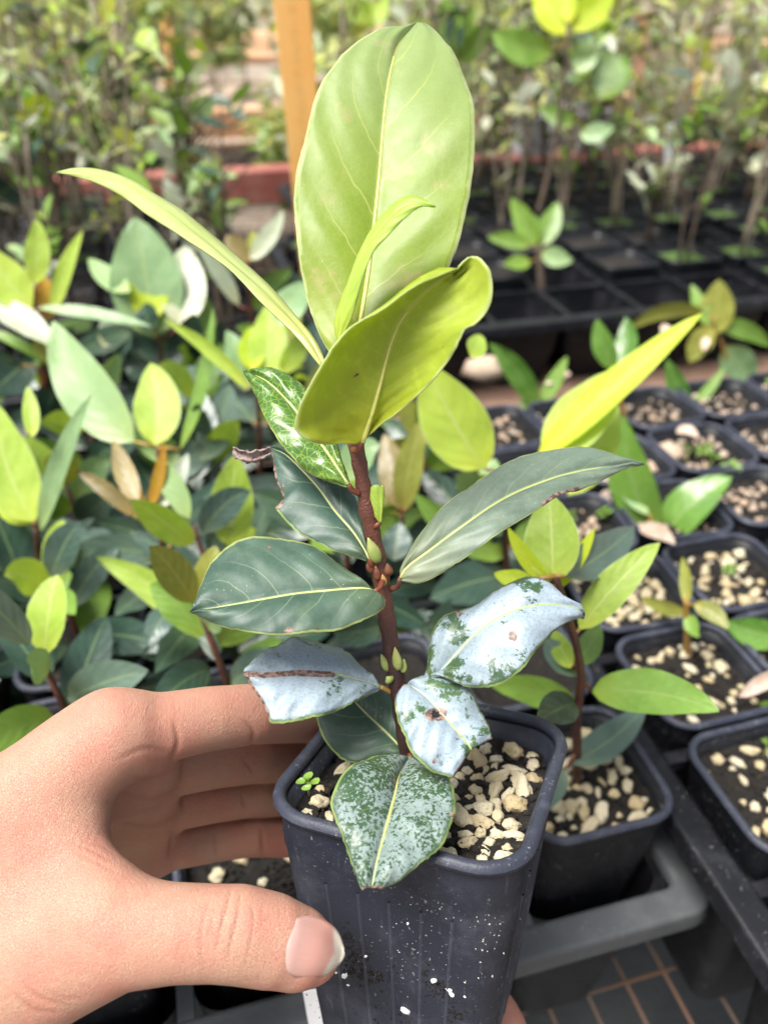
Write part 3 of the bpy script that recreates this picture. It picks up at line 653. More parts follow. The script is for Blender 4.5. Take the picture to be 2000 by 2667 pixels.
FINGERS = [
    [(292, 1912, .204, 10.0), (430, 1893, .2115, 9.0), (540, 1872, .2185, 8.6), (650, 1860, .2275, 8.4), (790, 1868, .248, 7.6), (900, 1884, .266, 7.2), (985, 1905, .277, 6.4)],
    [(335, 2005, .223, 9.6), (460, 1990, .2325, 8.9), (560, 1976, .2395, 8.6), (660, 1966, .2475, 8.5), (800, 1972, .266, 7.7), (910, 1985, .284, 7.2), (990, 2005, .294, 6.4)],
    [(345, 2098, .237, 9.2), (470, 2084, .2445, 8.6), (560, 2070, .2505, 8.3), (655, 2060, .2580, 8.1), (790, 2066, .275, 7.4), (890, 2078, .290, 6.9), (960, 2095, .299, 6.0)],
    [(355, 2205, .247, 8.6), (480, 2192, .252, 7.8), (560, 2180, .2565, 7.5), (645, 2172, .2625, 7.2), (760, 2180, .2750, 6.6), (850, 2196, .285, 6.0), (905, 2212, .291, 5.2)],
]
THUMB = [(-40, 2570, .192, 16.5), (120, 2500, .1875, 15.0), (310, 2432, .1840, 12.3), (460, 2429, .1838, 10.7), (560, 2430, .1850, 10.5), (620, 2432, .1860, 10.75), (700, 2448, .1880, 10.5), (765, 2468, .1900, 9.6), (802, 2478, .1912, 7.9)]
F = None
for ch in PALM:
    f = cone_field(ch); F = f if F is None else smin(F, f, .009)
F = smin(F, cone_field(THUMB, 1.12), .010)
# fingers blend into the palm but stay apart from one another along their length
XX = gx[:, None, None]/gz[None, None, :]*FPX+CX
kk = (.0012+(.0065-.0012)*np.clip((470-XX)/90, 0, 1)).astype(np.float32)
for ch in FINGERS: F = smin(F, cone_field(ch), kk)
for ax_ in range(3):                    # close the cut end of the forearm outside the frame
    for e_ in (0, -1): np.moveaxis(F, ax_, 0)[e_] = .001
# naive surface nets
def surface_nets(F):
    s = F < 0
    c = np.zeros(np.array(F.shape)-1, np.uint8)
    for i in (0, 1):
        for j in (0, 1):
            for k in (0, 1): c += s[i:F.shape[0]-1+i, j:F.shape[1]-1+j, k:F.shape[2]-1+k]
    act = (c > 0) & (c < 8); idx = np.full(act.shape, -1, np.int64); cells = np.argwhere(act); idx[act] = np.arange(len(cells))
    acc = np.zeros((len(cells), 3)); cnt = np.zeros(len(cells)); offs = [(i, j, k) for i in (0, 1) for j in (0, 1) for k in (0, 1)]
    val = {o: F[cells[:, 0]+o[0], cells[:, 1]+o[1], cells[:, 2]+o[2]].astype(float) for o in offs}
    for a in offs:
        for ax in range(3):
            if a[ax]: continue
            b = list(a); b[ax] = 1; b = tuple(b); va, vb = val[a], val[b]; m = (va < 0) != (vb < 0)
            t = np.where(m, va/np.where(m, va-vb, 1), 0); p = np.array(a, float)[None, :].repeat(len(cells), 0); p[:, ax] += t
            acc[m] += p[m]; cnt[m] += 1
    V = lo+VOX*(cells+acc/cnt[:, None]); Q = []
    for ax in range(3):
        o1, o2 = (ax+1) % 3, (ax+2) % 3
        sl0 = [slice(None)]*3; sl1 = [slice(None)]*3; sl0[ax] = slice(0, -1); sl1[ax] = slice(1, None)
        A, Bq = s[tuple(sl0)], s[tuple(sl1)]; e = np.argwhere(A != Bq)
        ok = np.all(e[:, [o1, o2]] > 0, 1) & (e[:, o1] < F.shape[o1]-1) & (e[:, o2] < F.shape[o2]-1); e = e[ok]
        ins = A[tuple(e.T)]
        def g(d1, d2):
            q = e.copy(); q[:, o1] -= d1; q[:, o2] -= d2; return idx[tuple(q.T)]
        q = np.stack([g(1, 1), g(0, 1), g(0, 0), g(1, 0)], 1); q[~ins] = q[~ins][:, ::-1]; Q.append(q)
    return V, np.vstack(Q)
HV, HQ = surface_nets(F)
def smooth(V, Q, n, lam=.5):
    e = np.vstack([Q[:, [0, 1]], Q[:, [1, 2]], Q[:, [2, 3]], Q[:, [3, 0]]])
    deg = np.bincount(e.ravel(), minlength=len(V)).astype(float)
    for _ in range(n):
        a = np.stack([np.bincount(e[:, 0], V[e[:, 1], k], len(V))+np.bincount(e[:, 1], V[e[:, 0], k], len(V)) for k in range(3)], 1)
        V = V+lam*(a/deg[:, None]-V)
    return V
def biggest(V, Q):                      # keep the one outer surface
    lb = np.arange(len(V)); e = np.vstack([Q[:, [0, 1]], Q[:, [1, 2]], Q[:, [2, 3]], Q[:, [3, 0]]])
    while True:
        m = np.minimum(lb[e[:, 0]], lb[e[:, 1]]); nl_ = lb.copy(); np.minimum.at(nl_, e[:, 0], m); np.minimum.at(nl_, e[:, 1], m); nl_ = nl_[nl_]
        if np.array_equal(nl_, lb): break
        lb = nl_
    keep = lb == np.bincount(lb).argmax(); mp_ = np.cumsum(keep)-1; q = Q[keep[Q[:, 0]]]; return V[keep], mp_[q]
HV, HQ = biggest(HV, HQ)
HV = smooth(HV, HQ, 8)
def vnormals(V, Q):
    n = np.cross(V[Q[:, 2]]-V[Q[:, 0]], V[Q[:, 3]]-V[Q[:, 1]]); N = np.zeros_like(V)
    for k in range(4):
        for a in range(3): N[:, a] += np.bincount(Q[:, k], n[:, a], len(V))
    return N/np.maximum(np.linalg.norm(N, axis=1), 1e-12)[:, None]
HN = vnormals(HV, HQ)
hpx = np.stack([HV[:, 0]/HV[:, 2]*FPX+CX, HV[:, 1]/HV[:, 2]*FPX+CY], 1)
# creases: (points in the photograph, width, depth, allowed distance range)
CREASE = [
    ([(545, 2340), (528, 2400), (522, 2460), (530, 2525)], 3.5, .0003, (.16, .19)),
    ([(600, 2318), (585, 2380), (572, 2430), (565, 2470)], 3.5, .0005, (.16, .19)),
    ([(628, 2325), (618, 2390), (605, 2440), (592, 2500)], 3.5, .0005, (.16, .19)),
    ([(655, 2340), (660, 2400), (650, 2460), (636, 2520)], 4, .0002, (.16, .19)),
    ([(560, 2350), (552, 2410), (560, 2450)], 3, .0002, (.16, .19)),
    ([(455, 1880), (463, 1915), (462, 1945), (440, 1990)], 7, .0004, (.19, .225)),
    ([(640, 1880), (660, 1905), (655, 1940)], 6, .0003, (.2, .24)),
    ([(310, 1975), (380, 1950), (440, 1960)], 7, .00025, (.19, .235)),
    ([(300, 2000), (380, 2030), (460, 2000)], 6, .0002, (.2, .25)),
    ([(300, 2060), (400, 2080), (470, 2045)], 6, .0002, (.21, .26)),
    ([(310, 2140), (400, 2150), (460, 2120)], 6, .0002, (.22, .26)),
    ([(640, 1985), (660, 2010)], 6, .0003, (.22, .26)), ([(470, 1985), (475, 2030)], 6, .0002, (.22, .26)), ([(475, 2075), (478, 2110)], 6, .0004, (.23, .27)),
    ([(630, 2070), (640, 2105)], 6, .0003, (.23, .27)), ([(450, 2170), (440, 2230)], 7, .0004, (.23, .27)),
    ([(680, 2160), (688, 2230)], 6, .0003, (.24, .28)), ([(560, 2170), (565, 2230)], 5, .0002, (.24, .28)),
    ([(180, 2195), (240, 2215), (285, 2240)], 4, .00018, (.17, .2)), ([(190, 2215), (250, 2245), (300, 2272)], 4, .0002, (.17, .2)), ([(215, 2190), (270, 2205), (292, 2222)], 4, .00014, (.17, .2)),
    ([(60, 2560), (110, 2600), (180, 2620)], 6, .0003, (.15, .2)), ([(40, 2590), (90, 2630), (150, 2640)], 6, .0003, (.15, .2)), ([(120, 2580), (160, 2600), (215, 2602)], 5, .0002, (.15, .2)),
]
disp = np.zeros(len(HV)); cre = np.zeros(len(HV))
for pts, wd, dep, (z0, z1) in CREASE:
    q = spline(pts, 24); dd = np.full(len(HV), 1e9)
    sel = np.where((hpx[:, 0] > q[:, 0].min()-40) & (hpx[:, 0] < q[:, 0].max()+40) & (hpx[:, 1] > q[:, 1].min()-40) & (hpx[:, 1] < q[:, 1].max()+40) & (HV[:, 2] > z0) & (HV[:, 2] < z1) & (HN[:, 2] < .15))[0]
    if not len(sel): continue
    d = np.full(len(sel), 1e9); along = np.zeros(len(sel))
    for i in range(23):
        a, b = q[i], q[i+1]; ab = b-a; t = np.clip(((hpx[sel]-a)@ab)/max(ab@ab, 1e-9), 0, 1); e = np.linalg.norm(hpx[sel]-(a+t[:, None]*ab), axis=1)
        u = e < d; d[u] = e[u]; along[u] = (i+t[u])/23
    g = np.exp(-(d/wd)**2)*np.sin(np.pi*np.clip(along*.9+.05, 0, 1))**.5
    disp[sel] += -dep*g; cre[sel] = np.maximum(cre[sel], g*min(1, dep/.0004))
HV = HV+HN*disp[:, None]
# the bed of the nail lies a little lower than the folds round it
NTOP = [(766, 2394), (810, 2386), (850, 2400), (880, 2428), (893, 2466)]; NBOT = [(740, 2522), (764, 2542), (800, 2547), (848, 2538), (884, 2508)]
wv = np.array([list(c2w(*v)) for v in HV])
t = NT('skin'); pos = t.n('ShaderNodeNewGeometry').outputs['Position']; cr = t.n('ShaderNodeAttribute', attribute_name='crease').outputs['Fac']
n1 = t.noise(pos, 70, 6, .65); n2 = t.noise(pos, 240, 4, .6)
c = t.mix(t.step(n1, .3, .7), (.445, .258, .178), (.475, .215, .155)); c = t.mix(t.math('MULTIPLY', t.step(n2, .45, .75), .22), c, (.52, .32, .22))
rd = t.n('ShaderNodeAttribute', attribute_name='red').outputs['Fac']; c = t.mix(t.math('MULTIPLY', rd, .6), c, (.48, .15, .11))
c = t.mix(t.math('MULTIPLY', cr, .45), c, (.26, .085, .055))
vor = t.n('ShaderNodeTexVoronoi', feature='DISTANCE_TO_EDGE', i_Scale=1700.0); t.t.links.new(pos, vor.inputs['Vector'])
mp = t.n('ShaderNodeMapping'); mp.inputs['Rotation'].default_value = (.3, .5, .4); mp.inputs['Scale'].default_value = (1, .3, 1); t.t.links.new(pos, mp.inputs[0])
hh = t.math('ADD', t.math('MULTIPLY', t.step(vor.outputs['Distance'], 0, .12), .5), t.math('ADD', t.math('MULTIPLY', t.noise(mp.outputs[0], 1300, 5, .65), 1.1), t.math('MULTIPLY', n2, .8)))
M['skin'] = t.done(t.bsdf(c, t.math('ADD', .44, t.math('MULTIPLY', n2, .14)), t.bump(hh, .75, .00033), Subsurface_Weight=.22, Subsurface_Radius=(1.0, .32, .16), Subsurface_Scale=.0045, Specular_IOR_Level=.4))
red = np.exp(-(np.hypot(hpx[:, 0]-740, hpx[:, 1]-2215)/70)**2)+.7*np.exp(-(np.hypot(hpx[:, 0]-835, hpx[:, 1]-2560)/60)**2)+.5*np.exp(-(np.hypot(hpx[:, 0]-440, hpx[:, 1]-1930)/60)**2)+.5*np.exp(-(np.hypot(hpx[:, 0]-690, hpx[:, 1]-1860)/80)**2)
hroot = c2w(*cam3(-360, 2490, .2))
hand = empty('hand', hroot); tag(hand, 'bare left hand gripping the black pot between thumb and fingers', 'hand')
obj('palm_and_fingers', mesh_data('hand_skin', wv-np.array(hroot), HQ, M['skin'], attrs={'crease': cre, 'red': np.clip(red, 0, 1)}), hand)
# thumb nail
fr_ = (HN[:, 2] < -.15) & (HV[:, 2] < .2) & (hpx[:, 0] > 680); fpx, fz = hpx[fr_], HV[fr_, 2]
ncx, ncy = 800.0, 2466.0
def skin_depth(x, y):                   # the skin under the nail; past the skin's outline the nail carries on from the nearest skin
    d = np.hypot(fpx[:, 0]-x, fpx[:, 1]-y); k = np.argsort(d)[:6]; w_ = np.exp(-(d[k]/9)**2)+1e-9; return float((fz[k]*w_).sum()/w_.sum())
top = spline(NTOP, 21); bot = spline(NBOT, 21); NV = []; NF = []; NU = []; NP = np.zeros((21, 17, 3))
for i in range(21):
    for j in range(17):
        s, v = i/20, j/16
        x = top[i, 0]+(bot[i, 0]-top[i, 0])*v - 9*math.sin(math.pi*v)*(1-s)**2*1.7 + 9*math.sin(math.pi*v)*s**3; y = top[i, 1]+(bot[i, 1]-top[i, 1])*v
        NP[i, j] = (x, y, skin_depth(x, y))
for _ in range(6):
    z = np.pad(NP[:, :, 2], 1, mode='edge'); NP[:, :, 2] = (z[1:-1, 1:-1]*2+z[:-2, 1:-1]+z[2:, 1:-1]+z[1:-1, :-2]+z[1:-1, 2:])/6
for i in range(21):
    for j in range(17):
        s, v = i/20, j/16; e = min(1, s*7, v*6, (1-v)*6); lift = -.00060+.00085*e**.6+.0002*max(0, s-.7)
        NV.append(P(NP[i, j, 0], NP[i, j, 1], NP[i, j, 2]-lift)-hroot); NU.append((s, v))
for i in range(20):
    for j in range(16): NF.append((i*17+j, i*17+j+1, (i+1)*17+j+1, (i+1)*17+j))
t = NT('nail'); uv = t.n('ShaderNodeUVMap').outputs[0]; sx = t.n('ShaderNodeSeparateXYZ', i_0=uv); U, V_ = sx.outputs[0], sx.outputs[1]
c = t.mix(t.step(U, .05, .5), (.47, .285, .25), (.49, .25, .205)); c = t.mix(t.step(t.math('ADD', U, t.math('MULTIPLY', t.math('ABSOLUTE', t.math('SUBTRACT', V_, .5)), .22)), .70, .80), c, (.54, .48, .40))
mp = t.n('ShaderNodeMapping'); mp.inputs['Scale'].default_value = (.6, 14, 1); t.t.links.new(uv, mp.inputs[0])
M['nail'] = t.done(t.bsdf(c, .33, t.bump(t.noise(mp.outputs[0], 3, 3), .25, .0004), Subsurface_Weight=.25, Subsurface_Radius=(1, .4, .3), Subsurface_Scale=.002))
nl = obj('thumb_nail', mesh_data('thumb_nail', NV, NF, M['nail'], NU), hand); solidify(nl, .0003, 1); nl['label'] = 'pink thumb nail with a pale edge'
del F, kk, XX
# ------------------------------------------------------------------ the place: ground, benches, trays
def lab(o, label, cat, group=None): return tag(o, label, cat, group)
t = NT('earth_floor'); pos = t.n('ShaderNodeNewGeometry').outputs['Position']
c = t.mix(t.step(t.noise(pos, 3, 6, .65), .35, .65), (.20, .155, .115), (.34, .28, .22)); c = t.mix(t.math('MULTIPLY', t.step(t.noise(pos, 40, 4), .5, .7), .5), c, (.07, .08, .06))
M['earth'] = t.done(t.bsdf(c, .9, t.bump(t.noise(pos, 60, 5), .6, .02)))
tag(obj('ground', mesh_data('ground', [(-60, -40, -.75), (60, -40, -.75), (60, 90, -.75), (-60, 90, -.75)], [(0, 1, 2, 3)], M['earth'])), kind='structure')
M['floorgrey'] = simple('weed_mat_grey', (.045, .048, .048), (.075, .078, .076), 9, .55, .002, 200)
M['wire'] = simple('rusty_wire', (.13, .12, .11), (.17, .095, .055), 22, .7, .0004, 600)
M['redwood'] = simple('red_painted_timber', (.26, .075, .06), (.34, .13, .10), 25, .7, .001)
M['tanwood'] = simple('tan_timber', (.50, .26, .13), (.58, .36, .22), 12, .75, .001)
M['brownwood'] = simple('brown_timber', (.13, .075, .05), (.21, .13, .09), 18, .8, .001)
M['palewood'] = simple('pale_brown_timber', (.30, .22, .16), (.40, .31, .24), 18, .8, .001)
M['moss'] = simple('moss', (.05, .10, .02), (.11, .19, .04), 400, .9, .003, 700)
M['greyblock'] = simple('grey_plastic', (.24, .23, .25), (.30, .29, .31), 20, .6)
def quadpatch(name, a0, a1, b0, b1, z, mat):
    return obj(name, mesh_data(name, [B(a0, b0, z), B(a1, b0, z), B(a1, b1, z), B(a0, b1, z)], [(0, 1, 2, 3)], mat))
tag(quadpatch('weed_mat', -1.6, 1.8, -.4, 1.2, -.30, M['floorgrey']), kind='structure')
bench = empty('mesh_bench', B(0, .7, 0)); lab(bench, 'rusty wire mesh bench top under the plastic trays', 'bench')
def local(o, V): return [Vector(v)-o.location for v in V]
wl = mesh_data('long_wire', *tube([EY*-.85, EY*1.05], .0011, 6), M['wire']); wc = mesh_data('cross_wire', *tube([EX*-1.0, EX*1.0], .0011, 6), M['wire'])
a0w, _ = toB(Pz(1661, 2406, 0)); _, b0w = toB(Pz(1790, 2515, 0))
for k in range(-36, 26):
    o = obj('wire', wl, bench, EX*(a0w+k*.0225)); 
for k in range(-7, 45):
    o = obj('wire', wc, bench, EY*(b0w-.7+k*.040)+Vector((0, 0, .0021)))

def tray(name, a0, b0, na, nb, p, zt, depth, mat, label, lip=.016, cat='tray', bar=.0, hide=None, cellmat=None):
    """a plug tray: flange, bars between the cells and one deep pocket per cell; (a0, b0) is the near outer corner"""
    root = empty(name, B(a0, b0, 0), BY); lab(root, label, cat)
    A, Bb = lip*2+na*p, lip*2+nb*p; V = []; Fc = []
    hw = .0055
    def bx_(x0, y0, x1, y1, z0, z1): boxmesh(V, Fc, (x0, y0, z0), (x1, y1, z1))
    # outer flange with rolled edge
    def ring(secs):
        b = len(V); n = 7; m = 4*(n+1)
        for z, inset in secs:
            r = max(.004, .014-inset*.6)
            for qx, qy, s0 in ((A-inset-r, Bb-inset-r, 0), (inset+r, Bb-inset-r, 90), (inset+r, inset+r, 180), (A-inset-r, inset+r, 270)):
                for k in range(n+1):
                    an = R(s0+90*k/n); V.append(Vector((qx+r*math.cos(an), qy+r*math.sin(an), z)))
        for j in range(len(secs)-1):
            for i in range(m): Fc.append((b+j*m+i, b+j*m+(i+1) % m, b+(j+1)*m+(i+1) % m, b+(j+1)*m+i))
    ring([(zt-.0100, .0), (zt-.0095, .0), (zt-.0020, .0006), (zt-.0013, .0007), (zt-.0002, .0016), (zt, .0024), (zt, .0032), (zt, lip-.0030), (zt, lip-.0022), (zt-.0008, lip-.0008), (zt-.0016, lip-.0003), (zt-.006, lip)])
    fl = obj('flange', mesh_data(name+'_flange', V, Fc, mat), root)
    for i in range(1, na):
        V = []; Fc = []; boxmesh(V, Fc, (lip+i*p-.0032, lip-.002, zt-.007), (lip+i*p+.0032, Bb-lip+.002, zt-.0012)); obj('bar', mesh_data('bar', V, Fc, mat, smooth=False), root)
    for j in range(1, nb):
        V = []; Fc = []; boxmesh(V, Fc, (lip-.002, lip+j*p-.0032, zt-.0075), (A-lip+.002, lip+j*p+.0032, zt-.0017)); obj('bar', mesh_data('bar', V, Fc, mat, smooth=False), root)
    h = p/2-.0026
    cell = mesh_data(name+'_cell', *loft([(-depth, h*.66, .008), (-depth+.003, h*.70, .009), (-.03, h*.93, .011), (0, h, .012)], True, False), cellmat or mat)
    for i in range(na):
        for j in range(nb): 
            if hide and not hide(i, j): continue
            obj('cell', cell, root, Vector((lip+(i+.5)*p, lip+(j+.5)*p, zt-.0078)))
    root['_p'] = p
    def at(i, j): return B(a0+lip+(i+.5)*p, b0+lip+(j+.5)*p, 0)
    return root, at

# trays
PW = .064
cN = B(*toB(Pz(1735, 2112, .165))) - EX*(PW/2-.008) + EY*(PW/2-.003)      # centre of the pot behind the held one
aN, bN = toB(cN)
P1 = .0700; LIP = .0150
n1c = 9
T1, at1 = tray('grey_tray', aN-(n1c-.5)*P1-LIP, bN-.5*P1-LIP, n1c, 6, P1, .118, .112, M['tray'], 'grey deep celled tray holding the bay laurel pots', LIP, hide=lambda i, j: j == 0 or i > 6, cellmat=M['traydark'])
cA = Vector((.155, .285, 0)); aA, bA = toB(cA); P2 = .066
T2, at2 = tray('black_tray', aA-.5*P2-.018, bA-1.5*P2-.016-P2, 5, 7, P2, .150, .120, M['traydark'], 'black tray of gravel topped pots beside the grey tray', .016)
aT, bT = toB(Pz(1200, 863, .165)); P3 = .080
T3, at3 = tray('black_tray', aT-.12-.016, bT, 9, 4, P3, .165, .070, M['traydark'], 'half empty black tray with open square cells behind the gravel pots', .016)
T5, at5 = tray('black_tray', aT-1.15, bT+.03, 12, 9, P3, .13, .09, M['traydark'], 'long black tray of leggy twig plants in front of the red rail', .016, hide=lambda i, j: j == 0)
T6, at6 = tray('black_tray', aT-.05, bT+.40, 12, 5, P3, .13, .09, M['traydark'], 'farther black tray of twig plants behind the half empty tray', .016, hide=lambda i, j: j == 0)
def plank(name, a0, a1, b0, b1, z0, z1, mat, label, cat='timber'):
    V = []; Fc = []; c = B((a0+a1)/2, (b0+b1)/2, z0)
    boxmesh(V, Fc, (a0, b0, z0), (a1, b1, z1), B); o = obj(name, mesh_data(name, [v-c for v in V], Fc, mat, smooth=False)); o.location = c
    bv = o.modifiers.new('bevel', 'BEVEL'); bv.width = .003; bv.segments = 2; bv.limit_method = 'ANGLE'
    return lab(o, label, cat)
plank('wooden_board', aT-.2, aT+1.0, bT-.03, bT+.42, .065, .088, M['brownwood'], 'brown board lying under the half empty black tray')
aR, bR = toB(Pz(480, 462, .10))
plank('wooden_rail', -2.2, 2.6, bR, bR+.06, .04, .105, M['redwood'], 'red painted timber rail along the far edge of the bench')
aO, bO = toB(Pz(500, 296, .10))
plank('wooden_rail', -3.0, 3.6, bO, bO+.09, .03, .105, M['tanwood'], 'tan timber rail of the next bench')
plank('bench_top', -3.2, 3.8, bO+.1, bO+1.9, -.02, .0, M['palewood'], 'brown boarded bench beyond the tan rail', 'bench')
plank('bench_top', -3.6, 4.2, bO+2.3, bO+4.6, .02, .06, M['tanwood'], 'pale far bench at the back of the nursery', 'bench')

# ------------------------------------------------------------------ pots on the bench
BPH = .088; ZR = .165
bw, br_, bs, _ = pot_meshes(PW, BPH, M['potbg'], M['potrim'], True, .011, 'bench_pot')
bw2, br2, bs2, _ = pot_meshes(P3-.010, .075, M['potbg'], M['potbg'], False, .010, 'small_pot')
mossm = bs2.copy(); mossm.materials.clear(); mossm.materials.append(M['moss'])
def bench_pot(c, label, group=None, zr=ZR, gravel=0, pale=False, seed=0, small=False, moss=False, rz=0, cat='pot'):
    h = .075 if small else BPH
    o = empty('nursery_pot', (c.x, c.y, zr-h), BY+rz); lab(o, label, cat, group)
    obj('wall', bw2 if small else bw, o); obj('rim', br2 if small else br_, o); s = obj('soil', (mossm if moss else bs2) if small else bs, o)
    if moss: s['label'] = 'green moss over the soil'
    if gravel and not small: crumbs(s, PW, BPH, .011, 500, seed)
    if gravel: scatter(s, PW, BPH, .011, gravel, (.0011, .0036), PEBP if pale else PEB, seed)
    return o

# ------------------------------------------------------------------ leaves of the plants behind, placed on upright planes along the bench
def bez_leaf(root, b, c, tp, w, mat, alpha=0.0, fold=.18, nu=14, nv=3, shape=.45, hole=None, bite=None):
    b, c, tp = Vector(b), Vector(c), Vector(tp); V = []; UV = []; base = root.location; W = 2*nv+1
    for i in range(nu):
        u = i/(nu-1); p = b*(1-u)**2+c*(2*u*(1-u))+tp*u*u; tn = ((c-b)*(1-u)+(tp-c)*u).normalized()
        view = (p-CAM).normalized(); side = tn.cross(view)
        if side.length < 1e-4: side = CR.copy()
        side.normalize(); nrm = side.cross(tn).normalized()
        sd = side*math.cos(alpha)+nrm*math.sin(alpha); nn = tn.cross(sd).normalized()
        if nn.dot(view) > 0: nn = -nn
        prof = (math.sin(math.pi*u**(.85 if shape < .5 else 1.1))**.72)*(1-.12*u) if 0 < u < 1 else .02
        hw = w*.5*prof
        for k in range(W):
            s = (k-nv)/nv; rip = .04*w*math.sin(u*17+k)*abs(s)
            V.append(p+sd*(hw*s)+nn*(fold*hw*abs(s)**1.3+rip*.5)-base); UV.append((u, .5+.5*s))
    Fc = []
    for i in range(nu-1):
        for k in range(W-1):
            if hole and (i, k) in hole: continue
            Fc.append((i*W+k, i*W+k+1, (i+1)*W+k+1, (i+1)*W+k))
    o = obj('leaf', mesh_data('leaf', V, Fc, mat, UV, attrs={'scar': np.zeros(len(V))}), root); return o
def laurel(label, y0, stem, leaves, stemmat='stem', group=None, base=None, fill=0, seed=0, fillbox=None, srad=(.0022, .0012), name='bay_laurel_seedling', cat='seedling', fillmat=('b_dark', 'b_teal')):
    """stem: pixels from the soil upwards; leaves: (base px, tip px, visible width px, material, bow, depth at tip, turn)"""
    rs = random.Random(seed)
    p0 = Py(stem[0][0], stem[0][1], y0)
    if base is not None: p0 = base
    root = empty(name, p0); lab(root, label, cat, group)
    pts = [p0]+[Py(x, y, y0) for x, y in stem[1:]]
    sp_ = spline([tuple(p) for p in pts], 16); tv, tf = tube([Vector(p) for p in sp_], list(np.linspace(srad[0], srad[1], 16)), 8)
    obj('stem', mesh_data('stem', [v-p0 for v in tv], tf, M[stemmat]), root)
    for L in leaves:
        bx, by, tx, ty, w, mat = L[:6]; bow = L[6] if len(L) > 6 else rs.uniform(-.12, .12); dyt = L[7] if len(L) > 7 else rs.uniform(-.02, .025); al = L[8] if len(L) > 8 else rs.uniform(-.5, .5)
        dyt = abs(dyt)+.012 if ty < by-20 else (-abs(dyt)-.008 if ty > by+20 else dyt)      # blades lean back and show their lit upper side
        b_ = Py(bx, by, y0); t_ = Py(tx, ty, y0+dyt); mx, my = (bx+tx)/2-bow*(ty-by), (by+ty)/2+bow*(tx-bx)
        c_ = Py(mx, my, y0+dyt*.4); d = (b_-CAM).dot(CF)
        o = bez_leaf(root, b_, c_, t_, w*d/FPX/max(.45, math.cos(al)), M[mat], al, hole=L[9] if len(L) > 9 else None)
        # petiole back to the nearest stem point
        q = min(sp_, key=lambda s_: (Vector(s_)-b_).length)
        if .002 < (Vector(q)-b_).length < .022:
            tv, tf = tube([Vector(q), b_], [.0009, .0007], 6); obj('petiole', mesh_data('petiole', [v-p0 for v in tv], tf, M['redpet'] if rs.random() < .6 else M['petiole']), o)
    for k in range(fill):               # shaded older leaves low on the stem
        fx0, fy0, fx1, fy1 = fillbox; x, y = rs.uniform(fx0, fx1), rs.uniform(fy0, fy1)
        yy = y0+rs.uniform(-.01, .05); a = rs.uniform(0, 6.28); L_ = rs.uniform(110, 210)
        b_ = Py(x, y, yy); t_ = Py(x+L_*math.cos(a), y+L_*.6*math.sin(a), yy+rs.uniform(-.02, .02)); c_ = (b_+t_)/2+Vector((0, 0, rs.uniform(-.004, .01)))
        bez_leaf(root, b_, c_, t_, rs.uniform(60, 95)*(b_-CAM).dot(CF)/FPX, M[rs.choice(fillmat)], rs.uniform(-.8, .8))
    return root
def cellpot(at, i, j): return at(i, j)

# the grey tray's pots: every cell that shows, except the one the held pot came from
for j in range(6):
    for i in range(n1c):
        if j == 0 and i == n1c-2: continue
        if j > 1 and i > 6: continue
        if j == 0 and i < 5: continue
        c = at1(i, j)
        if (i, j) == (n1c-1, 0):
            potN = bench_pot(c, 'black square pot with scattered gravel directly behind the held pot', gravel=60, seed=5, rz=0)
        else: bench_pot(c, 'black square pot of a bay laurel in the grey tray', 'pots in the grey tray', gravel=22 if j == 0 else 0, seed=i*7+j)
grav = {}
for j in range(7):
    for i in range(5):
        if i == 4 and j < 5: continue
        if j == 0: continue
        px_, py_, _ = w2px(at2(i, j)+Vector((0, 0, ZR)))
        if px_ > 2120 or px_ < 900: continue
        bench_pot(at2(i, j), 'black square pot topped with pale gravel in the black tray', 'gravel topped pots', gravel=40 if j < 6 else 30, pale=(j > 3 or i > 1), seed=100+i*11+j, rz=random.uniform(-.09, .09))
r3 = random.Random(4)
for j in range(4):
    for i in range(9):
        if (i, j) in ((2, 0), (3, 0), (4, 0), (3, 1), (5, 0), (6, 2)): continue
        bench_pot(at3(i, j), 'small black pot with mossy soil in the half empty tray', 'mossy pots in the half empty tray', zr=.178, small=True, moss=r3.random() < .75)
for at_, na_, nb_, lb, gp in ((at5, 12, 9, 'small black pot of a twig plant in the long tray', 'pots in the long tray'), (at6, 12, 5, 'small black pot of a twig plant in the farther tray', 'pots in the farther tray')):
    for j in range(nb_):
        for i in range(na_):
            q = at_(i, j); px_, py_, _ = w2px(q+Vector((0, 0, .15)))
            if -150 < px_ < 2150: bench_pot(q, lb, gp, zr=.15, small=True, moss=r3.random() < .4)
# ------------------------------------------------------------------ bay laurels and seedlings round the held pot
laurel('bay laurel seedling with orange and bronze new shoot', .33, [(450, 1640), (440, 1500), (425, 1440), (405, 1330)], [
    (388, 1325, 428, 1148, 34, 'b_orange', .08, .0, .2), (375, 1312, 325, 1235, 34, 'b_orange', .05), (362, 1312, 298, 1145, 60, 'b_bronze', -.05, .02, .1),
    (402, 1325, 490, 1180, 58, 'b_grey', .12, .01, .3), (352, 1345, 195, 1225, 44, 'b_bronze', .1), (415, 1432, 352, 1338, 98, 'b_olive', .05, -.01, 0),
    (440, 1452, 140, 1475, 95, 'b_teal', .2, .0, .2), (440, 1480, 575, 1250, 95, 'b_dark', -.1, .03, .1), (430, 1500, 300, 1600, 80, 'b_dark'), (445, 1420, 250, 1360, 80, 'b_dark')], fill=10, seed=1, fillbox=(330, 1400, 520, 1620))
